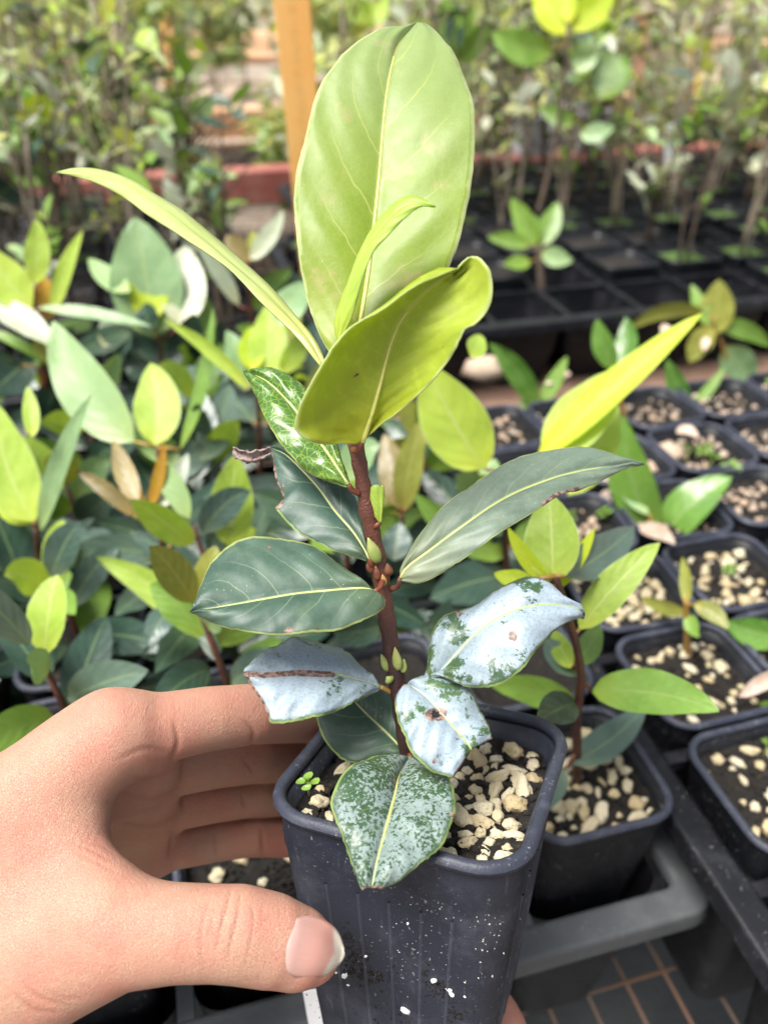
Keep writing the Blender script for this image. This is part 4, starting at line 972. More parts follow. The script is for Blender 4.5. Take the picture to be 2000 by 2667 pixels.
laurel('bay laurel seedling with a cupped bright leaf and a big pale leaf', .375, [(430, 1500), (425, 1300), (410, 1165)], [
    (405, 1160, 392, 945, 128, 'limepale', .12, -.03, .2), (352, 1150, 140, 835, 148, 'b_pale', -.16, -.03, .2), (480, 1260, 520, 1010, 130, 'b_dark', .1, .03, .1),
    (460, 1220, 300, 1075, 90, 'b_pale', .1), (470, 1170, 555, 800, 36, 'b_mid', .1, .02, .6), (650, 1012, 428, 832, 40, 'limepale', .10, -.01, .6), (420, 1230, 560, 1150, 95, 'b_teal'),
    (420, 1300, 340, 1180, 80, 'b_dark'), (520, 1200, 600, 1000, 100, 'b_teal', .1, .05)], fill=12, seed=2, fillbox=(300, 1150, 560, 1450))
laurel('bay laurel seedling with lime top leaves and a wavy dark leaf', .335, [(110, 1720), (108, 1560), (100, 1450), (95, 1375)], [
    (92, 1358, -10, 1048, 150, 'limepale', -.15, .02, .2), (88, 1362, -30, 1268, 95, 'yellow', .12, -.02, .3), (105, 1385, 238, 1028, 52, 'b_pale', -.07, .0, .5), (85, 1140, 72, 1005, 45, 'limepale', .05),
    (62, 1530, -40, 1290, 120, 'b_dark', .05), (102, 1562, 248, 1348, 62, 'b_teal', -.16, .0, .6), (112, 1650, 200, 1500, 85, 'b_dark', .1), (95, 1580, -30, 1600, 70, 'b_dark', .1), (110, 1660, 330, 1480, 110, 'b_dark', .1, .04)], fill=9, seed=3, fillbox=(0, 1450, 250, 1700))
laurel('bay laurel seedling with broad leaf reaching over the wrist', .30, [(-60, 1980), (-60, 1880), (-50, 1800)], [(-50, 1795, 222, 1712, 128, 'b_teal', -.14, -.01, .1), (-40, 1830, 170, 1900, 90, 'b_dark'), (-60, 1810, 60, 1640, 90, 'b_dark', .1, .03)], fill=5, seed=4, fillbox=(-60, 1700, 150, 1900))
laurel('bay laurel seedling on a red stem with a holed leaf above the hand', .295, [(640, 1900), (632, 1800), (618, 1710), (600, 1660)], [
    (598, 1690, 250, 1450, 92, 'limepale', .10, -.01, .3), (590, 1762, 215, 1775, 104, 'b_teal', -.16, -.02, .2, {(7, 1), (7, 2), (8, 1), (8, 2)}), (615, 1690, 860, 1650, 110, 'b_dark', -.1, .0),
    (630, 1740, 560, 1560, 100, 'b_teal', .1, .03), (620, 1800, 420, 1860, 100, 'b_dark', .1), (590, 1690, 470, 1560, 90, 'b_mid', .05, .02), (630, 1720, 720, 1820, 90, 'b_dark')], fill=8, seed=5, fillbox=(380, 1560, 760, 1760))
laurel('bay laurel seedling with one upright pale leaf and a yellow leaf', .325, [(600, 1640), (598, 1520), (600, 1430)], [
    (605, 1425, 616, 1182, 118, 'limepale', -.04, .0, .1), (560, 1490, 665, 1375, 80, 'yellow', -.15, -.01, .2), (600, 1500, 700, 1300, 100, 'b_dark', .1, .04), (600, 1530, 480, 1420, 100, 'b_teal', .1), (600, 1450, 770, 1420, 60, 'b_mid')], fill=8, seed=6, fillbox=(520, 1350, 720, 1600))
laurel('bay laurel seedling with small yellow leaves behind the held stem', .30, [(940, 1900), (935, 1800), (930, 1760)], [
    (935, 1760, 930, 1640, 70, 'yellow', .1, .01), (940, 1765, 860, 1700, 50, 'yellow'), (960, 1740, 1010, 1690, 42, 'limepale'), (940, 1780, 1060, 1560, 70, 'b_olive', .1, .02), (930, 1800, 820, 1730, 90, 'b_dark'), (1100, 1640, 1300, 1560, 130, 'b_dark', .1, .03), (930, 1790, 1100, 1700, 100, 'b_dark')], fill=10, seed=7, fillbox=(860, 1450, 1200, 1720))
laurel('bay laurel seedling of pale and bright upright leaves before the twigs', .52, [(420, 1060), (420, 960), (420, 890)], [
    (400, 880, 352, 565, 190, 'b_pale', .03, .02, .1), (390, 840, 402, 640, 108, 'yellow', -.06, -.02, .1), (470, 850, 480, 640, 125, 'b_grey', .05, .03, .2), (430, 960, 420, 795, 170, 'b_dark', .05, -.02, .1),
    (510, 900, 525, 755, 85, 'b_mid', .05), (340, 760, 232, 672, 62, 'b_pale', -.1), (270, 905, 352, 790, 75, 'b_grey', -.1, -.03, .2), (420, 1000, 330, 900, 110, 'b_dark'), (430, 980, 560, 920, 90, 'b_teal')], fill=10, seed=8, fillbox=(280, 850, 560, 1030))
laurel('bay laurel seedling with yellow leaves on an orange red shoot', .48, [(120, 1010), (105, 900), (90, 800)], [
    (88, 802, -40, 640, 110, 'limepale', -.08, .0, .1), (85, 812, -40, 775, 90, 'yellow', .1, -.02, .2), (92, 740, 97, 568, 66, 'limepale', .06, .0, .2), (140, 815, 217, 600, 44, 'limepale', -.08, .0, .4),
    (120, 830, 112, 715, 60, 'b_orange', .1, .01), (-20, 790, 145, 905, 74, 'b_grey', -.1, -.02, .3), (100, 800, 395, 850, 34, 'b_pale', -.05, .0, .5), (-30, 860, 150, 965, 30, 'b_mid', -.1), (90, 880, 160, 960, 60, 'b_olive'), (60, 950, -20, 1020, 110, 'b_dark')], fill=8, seed=9, fillbox=(0, 900, 260, 1040), stemmat='redpet')
laurel('bay laurel seedling with a round yellow leaf among pale leaves', .45, [(680, 1260), (675, 1100), (668, 1000)], [
    (690, 1000, 700, 790, 110, 'limepale', .05, .02, .1), (656, 965, 654, 850, 76, 'yellow', .03, -.02, .0), (730, 970, 800, 850, 60, 'limepale', .1), (730, 850, 800, 735, 90, 'b_pale', -.1, .02), (640, 1020, 590, 860, 75, 'b_pale', .1),
    (690, 1080, 800, 960, 110, 'b_dark', .1), (660, 1100, 560, 1000, 110, 'b_teal', .1), (690, 1050, 880, 1050, 100, 'b_dark')], fill=10, seed=10, fillbox=(560, 960, 860, 1180))
laurel('bay laurel seedling with silvery narrow leaves and a bronze tip', .58, [(660, 930), (655, 800), (640, 690)], [
    (622, 795, 500, 610, 46, 'b_grey', .06, .0, .3), (640, 700, 590, 612, 70, 'b_bronze', .05), (650, 675, 738, 548, 50, 'b_grey', .1, .0, .3), (655, 680, 660, 600, 40, 'b_olive'), (660, 760, 760, 700, 50, 'b_mid'), (655, 800, 720, 720, 60, 'b_mid')], fill=4, seed=11, fillbox=(600, 720, 760, 880))
# behind and right of the held plant
laurel('tall bay laurel seedling with a big lime leaf and a long pointed yellow leaf', .335, [(1330, 1660), (1320, 1500), (1310, 1330), (1300, 1230)], [
    (1262, 1222, 1108, 945, 178, 'limepale', -.06, .0, .1), (1395, 1200, 1828, 815, 86, 'yellow', -.03, -.01, .4), (1420, 1190, 1612, 960, 150, 'limepale', .04, .02, .3), (1480, 1290, 1600, 1040, 120, 'limepale', .08, .03, .2),
    (1335, 1290, 1186, 1268, 62, 'yellow', .22, -.02, .4), (1320, 1450, 1080, 1285, 90, 'b_mid', -.12, .0, .3), (1225, 930, 1250, 870, 60, 'limepale', .1), (1330, 1420, 1500, 1330, 100, 'b_mid', .1), (1320, 1500, 1120, 1560, 120, 'b_dark', .1)], fill=6, seed=12, fillbox=(1120, 1400, 1400, 1620))
laurel('bay laurel seedling with olive and bronze upright leaves behind the held stem', .36, [(1052, 1600), (1045, 1450), (1048, 1335)], [
    (1050, 1330, 1098, 1095, 78, 'b_olive', -.06, .0, .2), (1040, 1325, 1000, 1130, 84, 'b_bronze', .05, .02, .2), (1060, 1320, 1110, 1130, 26, 'b_bronze', -.05, -.02), (1045, 1345, 1022, 1258, 92, 'b_olive', .05, -.02, .0), (1045, 1420, 1180, 1330, 90, 'b_dark', .1), (1040, 1440, 920, 1330, 100, 'b_dark', .1)], fill=10, seed=13, fillbox=(900, 1250, 1200, 1560))
NB = Vector((cN.x, cN.y, .155))
laurel('bay laurel seedling with yellow green shoot in the pot behind the held pot', cN.y-.008, [(1478, 1992), (1502, 1860), (1515, 1780), (1500, 1680), (1465, 1560), (1445, 1500)], [
    (1440, 1515, 1428, 1285, 150, 'limepale', .02, .01, .1), (1432, 1525, 1322, 1372, 46, 'yellow', -.08, .0, .3), (1445, 1540, 1548, 1376, 44, 'yellow', .05, -.02, .3), (1440, 1500, 1445, 1400, 44, 'limepale'), (1508, 1640, 1718, 1413, 98, 'limepale', -.06, -.005, .2), (1385, 1510, 1286, 1492, 52, 'yellow', -.12),
    (1540, 1800, 1872, 1852, 118, 'b_mid', -.12, -.02, .3), (1505, 1835, 1275, 1785, 88, 'b_mid', .1, .02, .3), (1482, 1990, 1682, 1835, 92, 'b_teal', .12, .02, .2), (1470, 2000, 1425, 2112, 62, 'b_teal', .1, -.01, .2), (1500, 1730, 1560, 1625, 70, 'b_mid', .1), (1490, 1740, 1440, 1640, 60, 'limepale'),
    (1470, 1500, 1650, 1370, 120, 'b_teal', .1, .05), (1510, 1760, 1420, 1660, 80, 'b_teal'), (1500, 1830, 1400, 1880, 90, 'b_dark', .1, .04)], seed=14, base=NB, srad=(.0021, .0013))
# broad leaved seedlings in the gravel pots
laurel('strap leaved seedling with a tall glossy leaf in gravel', .42, [(1720, 1560), (1715, 1430), (1710, 1400)], [
    (1705, 1400, 1622, 1082, 118, 'b_strap', -.12, -.01, .3), (1722, 1412, 1905, 1242, 108, 'b_strap', -.16, .0, .4), (1725, 1425, 1880, 1325, 72, 'b_pale', -.12, -.02, .3), (1690, 1340, 1590, 1225, 36, 'b_pale', -.1), (1700, 1440, 1620, 1480, 50, 'b_grey')], 'petiole', name='seedling', seed=15)
laurel('small seedling with two strap leaves near the half empty tray', .60, [(1402, 1130), (1400, 1055)], [(1395, 1060, 1272, 893, 62, 'b_strap', .16, .0, .3), (1405, 1055, 1476, 928, 42, 'b_mid', .05, .0, .3), (1400, 1080, 1350, 1040, 30, 'b_mid')], 'petiole', name='seedling', seed=16)
laurel('small seedling with blue green leaves near the pale stone', .60, [(1790, 1150), (1788, 1080)], [(1785, 1082, 1735, 935, 56, 'b_strap', .06), (1792, 1082, 1862, 1000, 46, 'b_pale', .05), (1798, 1060, 1885, 955, 30, 'b_mid', .1), (1790, 1085, 1800, 1000, 30, 'b_mid')], 'petiole', name='seedling', seed=17)
laurel('seedling with a folded strap leaf beside the long yellow leaf', .55, [(1640, 1150), (1610, 1020), (1600, 960)], [(1600, 970, 1628, 825, 66, 'b_strap', .22, -.02, .4), (1600, 960, 1555, 830, 60, 'b_strap', -.1, .0, .3)], 'petiole', name='seedling', seed=18)
laurel('wilting seedling with yellowing drooping leaves', .70, [(1930, 1080), (1880, 900), (1850, 820)], [(1855, 870, 1872, 728, 92, 'b_olive', .05, .0, .2), (1855, 850, 1795, 945, 66, 'b_olive', .1, .0, .2), (1835, 815, 1632, 862, 42, 'b_olive', .28, .0, .5), (1860, 845, 2010, 905, 50, 'b_mid', -.2), (1850, 850, 1800, 740, 40, 'b_mid'), (1890, 900, 1960, 1000, 90, 'b_pale')], 'petiole', name='seedling', seed=19)
laurel('thin seedling with drooping pale leaves in the gravel pot', .305, [(1790, 1745), (1788, 1640), (1785, 1560)], [(1790, 1590, 1668, 1555, 40, 'b_olive', -.15), (1788, 1575, 1776, 1450, 34, 'b_olive', .05), (1805, 1575, 1895, 1640, 50, 'b_olive', -.22), (1790, 1600, 1820, 1660, 40, 'b_mid')], 'petiole', name='seedling', seed=20)
laurel('seedling with a glossy pointed leaf beside the gravel pots', .30, [(2060, 1760), (2050, 1680)], [(2040, 1660, 1888, 1618, 88, 'b_strap', -.1, .0, .3), (2060, 1660, 2140, 1560, 80, 'b_strap')], 'petiole', name='seedling', seed=21)
laurel('tiny ground seedling among the gravel pots', .27, [(1960, 1900), (1962, 1850)], [(1960, 1860, 1985, 1780, 40, 'b_pale'), (1960, 1860, 1930, 1810, 36, 'b_pale'), (1965, 1850, 2020, 1830, 30, 'b_mid')], 'petiole', name='seedling', seed=22)
laurel('bushy bright seedling in a mossy pot of the half empty tray', .86, [(1410, 760), (1405, 680), (1400, 640)], [
    (1395, 640, 1330, 515, 58, 'b_mid', .05), (1402, 640, 1452, 525, 62, 'b_mid', .08), (1380, 640, 1268, 618, 44, 'b_mid', .1), (1410, 655, 1492, 678, 52, 'b_pale', .1), (1380, 680, 1310, 690, 40, 'b_mid'), (1400, 640, 1390, 560, 40, 'b_mid')], 'twigdark', name='seedling', seed=23, srad=(.005, .003))
laurel('tall twig with bright oval leaves at its top', 1.05, [(1400, 560), (1440, 400), (1470, 200), (1480, 60)], [
    (1440, 130, 1280, 85, 88, 'b_mid', -.16, -.05, .2), (1470, 90, 1385, -30, 80, 'yellow', .06), (1490, 80, 1600, -20, 84, 'yellow', -.06), (1480, 60, 1470, -60, 50, 'yellow'), (1500, 190, 1540, 95, 70, 'b_pale', .1), (1560, 260, 1620, 140, 90, 'b_mid', .1), (1590, 255, 1560, 130, 90, 'b_pale', .1), (1490, 330, 1400, 280, 50, 'b_mid'), (1510, 350, 1600, 330, 50, 'b_pale')], 'twigdark', name='twig_plant', cat='plant', seed=24, srad=(.004, .002))
laurel('twig plant with a large limp yellow leaf before the red rail', 1.15, [(560, 640), (530, 520), (500, 380), (480, 250)], [(500, 390, 540, 520, 105, 'b_olive', .05, -.05, .1), (510, 400, 590, 470, 80, 'b_olive', .1), (500, 500, 560, 560, 70, 'b_mid'), (490, 300, 560, 250, 60, 'b_pale'), (485, 270, 420, 330, 60, 'b_pale')], 'twig', name='twig_plant', cat='plant', seed=25, srad=(.004, .002))
laurel('twig plant with bright green leaves at the edge of the long tray', .95, [(40, 560), (55, 420), (60, 300)], [(60, 330, 40, 210, 90, 'b_mid', .1), (65, 320, 120, 250, 80, 'yellow', .1), (55, 330, -20, 270, 80, 'b_mid'), (50, 450, 110, 480, 80, 'b_mid'), (45, 470, -20, 520, 90, 'b_dark'), (50, 400, -10, 380, 60, 'b_pale')], 'twig', name='twig_plant', cat='plant', seed=26, srad=(.004, .002))
laurel('upright plant with a dark green rosette behind the tall leaf', 1.2, [(1180, 420), (1180, 250), (1185, 140)], [(1185, 150, 1150, -10, 70, 'b_mid', .1), (1190, 150, 1235, 10, 60, 'b_mid', -.1), (1185, 150, 1190, 0, 50, 'b_dark'), (1185, 160, 1270, 60, 60, 'b_mid'), (1180, 180, 1120, 100, 60, 'b_dark'), (960, 70, 900, -30, 70, 'limepale'), (965, 80, 1010, -20, 60, 'limepale')], 'twigdark', name='twig_plant', cat='plant', seed=27, srad=(.004, .002))

# the other laurels of the grey tray: low, dark, overlapping
rl = random.Random(31)
def low_laurel(c, k):
    root = empty('bay_laurel_seedling', (c.x, c.y, .150)); lab(root, 'low dark bay laurel seedling filling the grey tray', 'seedling', 'low laurels in the grey tray')
    h = rl.uniform(.05, .085); ln = Vector((rl.uniform(-.012, .012), rl.uniform(-.012, .012), h)); p0 = root.location
    tv, tf = tube([Vector((0, 0, -.004)), ln*.5+Vector((.002, 0, 0)), ln], [.0021, .0017, .0012], 7); obj('stem', mesh_data('stem', tv, tf, M['stem']), root)
    n = rl.randint(9, 12); a0 = rl.random()*6.28
    for q in range(n):
        u = .18+.82*q/(n-1); a = a0+q*2.4+rl.uniform(-.3, .3); L = rl.uniform(.040, .062)*(1-.3*u); el = -.15+1.15*u+rl.uniform(-.25, .25)
        b_ = p0+ln*u; d = Vector((math.cos(a)*math.cos(el), math.sin(a)*math.cos(el), math.sin(el)))*L; b_ = b_+d*.12
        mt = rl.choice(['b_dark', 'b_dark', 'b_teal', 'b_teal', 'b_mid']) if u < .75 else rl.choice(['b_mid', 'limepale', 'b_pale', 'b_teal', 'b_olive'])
        t_ = b_+d; c_ = (b_+t_)/2+Vector((0, 0, rl.uniform(.002, .010))); bez_leaf(root, b_, c_, t_, rl.uniform(.017, .025)*(1-.25*u), M[mt], rl.uniform(-.6, .6), nu=11)
for j in range(6):
    for i in range(n1c):
        if (i >= 6 and j == 0) or (i >= 7 and j == 1) or (j == 0 and i > 2): continue
        low_laurel(at1(i, j), i*6+j)
for k in range(5): low_laurel(at1(-1, k+1), 90+k)

# ------------------------------------------------------------------ leggy twig plants in the back trays
def unit_leaf(mat, w=.42, curl=.15):
    V = []; UV = []; Fc = []; nu, W = 9, 5
    for i in range(nu):
        u = i/(nu-1); hw = .5*w*(math.sin(math.pi*u**.9)**.8 if 0 < u < 1 else .03)
        for k in range(W):
            s = (k-2)/2; V.append((u, hw*s, .12*hw*abs(s)*2-curl*u*u)); UV.append((u, .5+.5*s))
    for i in range(nu-1):
        for k in range(W-1): Fc.append((i*W+k, i*W+k+1, (i+1)*W+k+1, (i+1)*W+k))
    return V, Fc, UV
UL = {}
for k in ('b_mid', 'b_pale', 'b_olive', 'yellow', 'b_grey', 'b_dark', 'limepale', 'b_teal', 'f_pale', 'f_yellow', 'f_mid', 'f_grey'):
    for j, (w_, c_) in enumerate(((.42, .12), (.55, .3), (.30, .05))):
        V, Fc, UV = unit_leaf(M[k], w_, c_); UL[k, j] = mesh_data('small_leaf', V, Fc, M[k], UV, attrs={'scar': np.zeros(len(V))})
def twig_plant(seed, H, ns, nl, mats, ll, barkm, joined=False, spread=.25):
    """stems + leaves; joined = one foliage mesh for the far ones"""
    rs = random.Random(seed); root = empty('twig_plant', (0, 0, 0)); tw = []; V = []; Fc = []
    for s in range(ns):
        a = rs.uniform(0, 6.28); h = H*rs.uniform(.65, 1.1); lean = rs.uniform(.05, spread); pts = []; off = Vector((rs.uniform(-.008, .008), rs.uniform(-.008, .008), 0))
        for i in range(9):
            u = i/8; pts.append(off+Vector((math.cos(a)*lean*h*u**1.3+rs.uniform(-1, 1)*.012*h*4*u*.3, math.sin(a)*lean*h*u**1.3+rs.uniform(-1, 1)*.012*h*4*u*.3, h*u)))
        tw.append(pts); v, f = tube(pts, list(np.linspace(.0020, .0008, 9)), 5); b = len(V); V += v; Fc += [tuple(b+i for i in q) for q in f]
        for k in range(rs.randint(2, 4)):
            i = rs.randint(3, 7); q = pts[i]; d = Vector((rs.uniform(-1, 1), rs.uniform(-1, 1), rs.uniform(.2, 1))).normalized()*rs.uniform(.03, .10)
            br = [q, q+d*.5+Vector((0, 0, .004)), q+d]; tw.append(br); v, f = tube(br, [.0012, .0009, .0006], 4); b = len(V); V += v; Fc += [tuple(b+i for i in q_) for q_ in f]
    obj('stem', mesh_data('twigs', V, Fc, M[barkm]), root)
    JV = {}; 
    for k in range(nl):
        br = rs.choice(tw); u = rs.uniform(.3, 1.0); i = min(len(br)-2, int(u*(len(br)-1))); p = br[i].lerp(br[i+1], u*(len(br)-1)-i)
        mt = rs.choice(mats); j = rs.randint(0, 2); L = ll*rs.uniform(.55, 1.3); eul = (rs.uniform(-.6, .6), rs.uniform(-1.0, .7), rs.uniform(0, 6.28))
        if not joined:
            o = obj('leaf', UL[mt, j], root, p); o.rotation_euler = eul; o.scale = (L, L, L)
        else:
            m4 = Matrix.Translation(p) @ __import__('mathutils').Euler(eul).to_matrix().to_4x4() @ Matrix.Scale(L, 4)
            me = UL[mt, j]; vs, fs, us = JV.setdefault(mt, ([], [], [])); b = len(vs)
            vs += [m4 @ v.co for v in me.vertices]; fs += [tuple(b+i for i in pl.vertices) for pl in me.polygons]
            V_, F_, UV_ = unit_leaf(None, (.42, .55, .30)[j]); us += UV_
    for mt, (vs, fs, us) in JV.items():
        o = obj('foliage', mesh_data('foliage', vs, fs, M[mt], us, attrs={'scar': np.zeros(len(vs))}), root); o['kind'] = 'stuff'
    return root
NEARV = [twig_plant(50, .30, 3, 38, ['f_pale', 'limepale', 'f_mid'], .034, 'twig'), twig_plant(51, .36, 3, 40, ['f_yellow', 'f_grey', 'f_pale', 'limepale'], .032, 'twig'),
         twig_plant(52, .24, 4, 26, ['b_mid', 'b_dark', 'b_mid'], .036, 'twigdark'), twig_plant(53, .33, 4, 32, ['f_yellow', 'f_grey', 'f_pale'], .034, 'twig'), twig_plant(54, .20, 3, 24, ['b_pale', 'f_grey', 'b_mid'], .04, 'twigdark')]
FARV = [twig_plant(60+k, h, n, l, mm, s, bk, True, .35) for k, (h, n, l, mm, s, bk) in enumerate(((.42, 4, 150, ['f_pale', 'f_mid', 'f_grey'], .06, 'twig'), (.36, 4, 160, ['f_mid', 'f_yellow', 'f_pale'], .055, 'twig'), (.48, 5, 120, ['f_yellow', 'f_grey', 'f_pale'], .06, 'twig'), (.34, 4, 150, ['f_mid', 'f_pale'], .065, 'twig')))]
rp = random.Random(12)
def put(proto, used, loc, rz, label, group, sc=1.0):
    o = proto if proto.name not in used else copy_tree(proto); used.add(proto.name)
    o.location = loc; o.rotation_euler = (0, 0, rz); o.scale = (sc,)*3; lab(o, label, 'plant', group); return o
used = set()
def choose(pool): return pool[rp.randrange(len(pool))]
for j in range(9):
    for i in range(12):
        q = at5(i, j); px_, py_, _ = w2px(q+Vector((0, 0, .3)))
        if not (-120 < px_ < 1150) or (j < 2 and px_ > 700): continue
        if rp.random() < .12: continue
        put(choose(NEARV), used, (q.x, q.y, .139), rp.uniform(0, 6.28), 'leggy twig plant with sparse pale leaves in the long tray', 'twig plants in the long tray', rp.uniform(.75, 1.1) if j < 4 else rp.uniform(.9, 1.3))
for j in range(4):
    for i in range(9):
        q = at3(i, j); px_, py_, _ = w2px(q+Vector((0, 0, .25)))
        if (i, j) in ((2, 0), (3, 0), (4, 0), (3, 1), (5, 0), (6, 2), (1, 0), (2, 1), (4, 1)) or rp.random() < (.45 if px_ < 1600 else .15): continue
        put(choose(NEARV), used, (q.x, q.y, .167), rp.uniform(0, 6.28), 'sparse twig plant in a mossy pot of the half empty tray', 'twig plants in the half empty tray', rp.uniform(.5, .8) if px_ < 1600 else rp.uniform(.7, 1.05))
for j in range(5):
    for i in range(12):
        q = at6(i, j); px_, py_, _ = w2px(q+Vector((0, 0, .25)))
        if px_ > 2150 or rp.random() < .15: continue
        put(choose(NEARV), used, (q.x, q.y, .139), rp.uniform(0, 6.28), 'twig plant with small leaves in the farther tray', 'twig plants in the farther tray', rp.uniform(.8, 1.3))
usedf = set()
for k in range(90):
    a = rp.uniform(-1.9, 2.3); b = rp.uniform(bO+.2, bO+1.8); q = B(a, b, 0); px_, py_, _ = w2px(q+Vector((0, 0, .2)))
    if not (-150 < px_ < 2150): continue
    put(choose(FARV), usedf, (q.x, q.y, .0), rp.uniform(0, 6.28), 'leafy shrub standing on the brown bench beyond the tan rail', 'shrubs on the brown bench', rp.uniform(.8, 1.25))
for k in range(50):
    a = rp.uniform(-1.6, 1.9); b = bR+.12+rp.random()*.45; q = B(a, b, .0); px_, py_, _ = w2px(q+Vector((0, 0, .2)))
    if not (-150 < px_ < 2150): continue
    put(choose(FARV), usedf, (q.x, q.y, -.1), rp.uniform(0, 6.28), 'leafy shrub standing between the red rail and the tan rail', 'shrubs between the rails', rp.uniform(.6, .95))
for k in range(70):
    a = -4+8.6*k/69+rp.uniform(-.05, .05); q = B(a, bO+2.4+rp.random()*1.6, .06)
    put(choose(FARV), usedf, (q.x, q.y, .06), rp.uniform(0, 6.28), 'tall shrub in the back row on the far bench', 'shrubs on the far bench', rp.uniform(1.2, 1.9))

# ------------------------------------------------------------------ stakes, labels, stones, leaf litter
t = NT('orange_stake_paint'); ob = t.obco(); sx = t.n('ShaderNodeSeparateXYZ', i_0=ob)
mp = t.n('ShaderNodeMapping'); mp.inputs['Scale'].default_value = (900, 1, 330); t.t.links.new(ob, mp.inputs[0])
ink = t.math('MULTIPLY', t.step(t.noise(mp.outputs[0], 1.0, 2, .5), .54, .60), t.step(t.math('ABSOLUTE', sx.outputs[0]), .0042, .0030))
ink = t.math('MULTIPLY', ink, t.math('MULTIPLY', t.step(sx.outputs[2], .10, .105), t.step(sx.outputs[2], .46, .45)))
c = t.mix(t.step(t.noise(ob, 30, 4), .3, .7), (.97, .50, .14), (.98, .57, .19)); c = t.mix(t.math('MULTIPLY', ink, .5), c, (.30, .10, .03))
M['orange'] = t.done(t.bsdf(c, .55))
def stake(name, p0, p1, w, th, mat, label, cat):
    p0, p1 = Vector(p0), Vector(p1); V = []; Fc = []; L = (p1-p0).length
    boxmesh(V, Fc, (-w/2, -th/2, 0), (w/2, th/2, L)); o = obj(name, mesh_data(name, V, Fc, mat, smooth=False)); o.location = p0
    z = (p1-p0).normalized(); y = (CF-z*CF.dot(z)).normalized(); x = y.cross(z); o.rotation_euler = Matrix((x, y, z)).transposed().to_euler()
    bv = o.modifiers.new('bevel', 'BEVEL'); bv.width = min(w, th)*.25; bv.segments = 2
    return lab(o, label, cat)
dS = .80
stake('plant_stake', Py(832, 790, dS), Py(736, -260, dS-.03), .0300, .004, M['orange'], 'broad orange wooden stake with faded print behind the tall leaf', 'stake')
stake('plant_stake', Py(1795, 330, 2.1), Py(1835, -60, 2.1), .028, .006, M['orange'], 'thin orange stake among the far shrubs beside the tan stake', 'stake')
stake('plant_stake', Py(1660, 330, 2.1), Py(1668, 30, 2.1), .028, .006, M['tanwood'], 'tan wooden stake among the far shrubs', 'stake')
stake('plant_stake', Py(440, 260, 2.3), Py(428, -60, 2.3), .024, .006, M['orange'], 'thin orange stake behind the twig plants', 'stake')
for x0, y0_, x1, y1_, yy, w_, lb in ((1745, 440, 1748, 322, 1.25, .018, 'white plant label standing before the red rail'), (1400, 270, 1408, 190, 1.6, .020, 'small white plant label under the bright twig leaves'), (1365, 330, 1350, 285, 1.6, .030, 'tilted white label low among far pots'), (438, 400, 434, 300, 1.25, .012, 'narrow white label among the twig stems')):
    stake('plant_label', Py(x0, y0_, yy), Py(x1, y1_, yy), w_, .0012, M['white'], lb, 'plant label')
stake('plant_label', P(840, 2760, .275), P(808, 2578, .268), .0050, .0010, M['white'], 'white plant label tip beside the held pot under the thumb', 'plant label')
for k, (x, y, w_) in enumerate(((1540, 350, .085), (1390, 360, .075), (1470, 330, .08))):
    q = Py(x, y, 1.75); V = []; Fc = []; boxmesh(V, Fc, (-w_/2, -.03, 0), (w_/2, .03, .075)); o = obj('grey_block', mesh_data('grey_block', V, Fc, M['greyblock'], smooth=False)); o.location = (q.x, q.y, q.z-.03); o.rotation_euler = (0, 0, BY)
    bv = o.modifiers.new('bevel', 'BEVEL'); bv.width = .006; bv.segments = 3; lab(o, 'grey block behind the half empty tray', 'block', 'grey blocks')
stone = obj('stone', blob('pale_stone', .014, M['perlite'], 3, .35, 70, (1.3, 1, .7))); stone.location = Py(1720, 1065, .62); lab(stone, 'smooth pale stone lying on the gravel', 'stone')
for k, (x, y, s, yy) in enumerate(((1730, 1190, .017, .52), (1700, 1230, .014, .50), (1270, 960, .018, .62))):
    o = obj('stone', PEBP[k % 3]); o.location = Py(x, y, yy); o.scale = (s*1000,)*3; lab(o, 'rough beige stone among the gravel pots', 'stone', 'rough beige stones')
def drylf(x, y, x2, y2, yy, w_, lb):
    r_ = empty('dry_leaf', Py(x, y, yy)); lab(r_, lb, 'leaf'); b_, t_ = Py(x, y, yy), Py(x2, y2, yy+.01)
    o = bez_leaf(r_, b_, (b_+t_)/2+Vector((0, 0, .006)), t_, w_, M['drypink'], .3); o.name = 'blade'
M['drypink'] = simple('dry_leaf_pink', (.45, .32, .24), (.58, .46, .38), 120, .8)
drylf(1800, 1425, 1950, 1385, .42, .017, 'dry curled beige leaf lying on the gravel pots')
drylf(1560, 1290, 1660, 1330, .45, .012, 'dry leaf scrap near the strap leaved seedling')
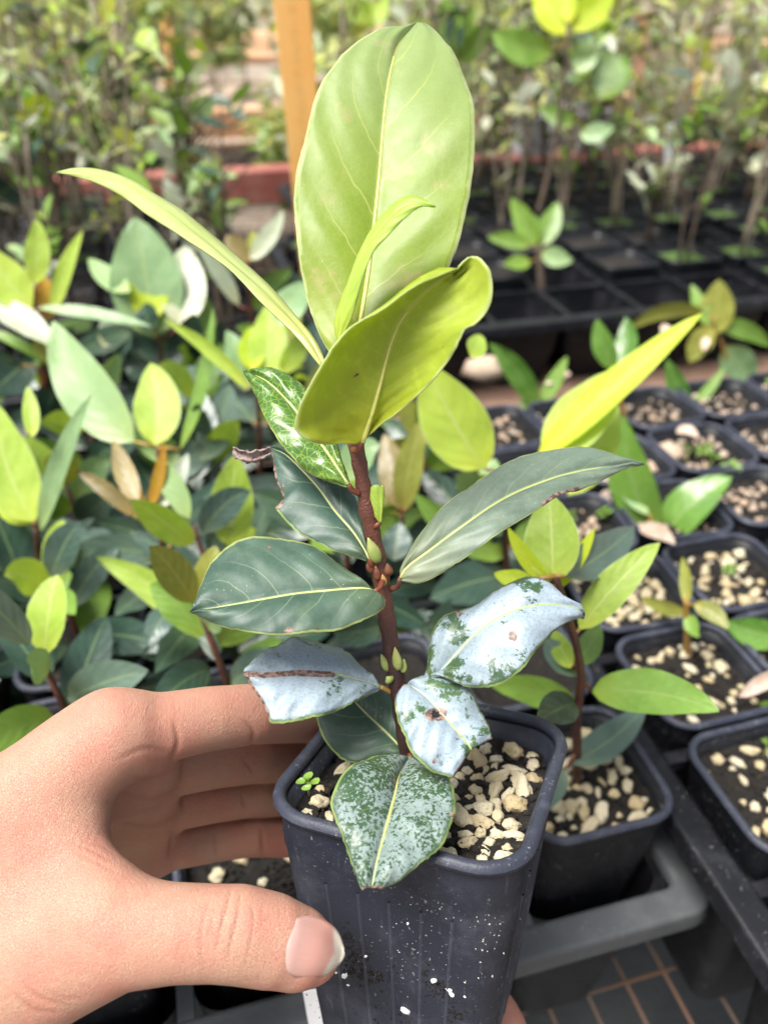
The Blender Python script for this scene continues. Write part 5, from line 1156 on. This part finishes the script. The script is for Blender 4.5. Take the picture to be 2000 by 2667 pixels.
# clover sprout in the held pot
spr = empty('sprout', P(803, 2052, .2065)); lab(spr, 'tiny pale green sprout among the gravel of the held pot', 'sprout')
for a in (0, 1.6, 3.1, 4.6):
    V = []; Fc = []
    for k in range(9): V.append(Vector((0, 0, .0025)) if k == 8 else Vector((.0024*math.cos(a)+.0018*math.cos(k*math.pi/4), .0024*math.sin(a)+.0018*math.sin(k*math.pi/4), .0034+.0008*math.cos(k))))
    for k in range(8): Fc.append((k, (k+1) % 8, 8))
    obj('leaflet', mesh_data('leaflet', V, Fc, M['b_mid'], [(0.5, .3)]*9, attrs={'scar': np.zeros(9)}), spr)
tv, tf = tube([Vector((0, 0, -.004)), Vector((0, 0, .0028))], .0004, 6); obj('stem', mesh_data('sprout_stem', tv, tf, M['bud']), spr)
spr.scale = (.75, .75, .75)
# weeds and litter among the gravel pots
rw = random.Random(77)
for k in range(30):
    a_, b_ = rw.uniform(-.02, .30), rw.uniform(.02, .42); q = at2(0, 0)+EX*a_+EY*b_; q.z = .158; px_, py_, _ = w2px(q)
    if not (1250 < px_ < 2050): continue
    s_ = copy_tree(spr); s_.location = q; s_.scale = (rw.uniform(.9, 2),)*3; s_.rotation_euler = (rw.uniform(-.4, .4), rw.uniform(-.4, .4), rw.uniform(0, 6)); lab(s_, 'small green weed sprouting in the gravel pots', 'weed', 'weeds in the gravel pots'); s_.name = 'weed'
for k in range(9):
    a_, b_ = rw.uniform(-.01, .28), rw.uniform(.10, .50); q = at2(0, 0)+EX*a_+EY*b_; q.z = .168; r_ = empty('dry_leaf', q); lab(r_, 'dry brown leaf scrap on the gravel pots', 'leaf', 'dry leaf scraps')
    d = Vector((rw.uniform(-1, 1), rw.uniform(-1, 1), rw.uniform(-.1, .2))).normalized()*rw.uniform(.015, .035); o = bez_leaf(r_, q, q+d*.5+Vector((0, 0, .006)), q+d, rw.uniform(.007, .013), M['drypink'], rw.uniform(-.7, .7)); o.name = 'blade'
# fingertip below the pot
V = []; Fc = []; q0, q1 = P(1292, 2560, .255), P(1330, 2760, .245); n_ = 14
fv = spline([tuple(P(1285, 2562, .262)), tuple(P(1292, 2640, .262)), tuple(P(1310, 2760, .26)), tuple(P(1340, 2950, .255))], 14)
rr = [.002, .0052, .0074, .0088, .0096]+[.0100+.0001*k for k in range(9)]
tv, tf = tube([Vector(v) for v in fv], rr, 16); r_ = Vector(fv[-1])
o = obj('fingertip', mesh_data('fingertip', [v-r_ for v in tv], tf, M['skin'], attrs={'crease': np.zeros(len(tv)), 'red': np.full(len(tv), .5)})); o.location = r_
lab(o, 'reddish fingertip showing past the lower edge of the held pot', 'finger')
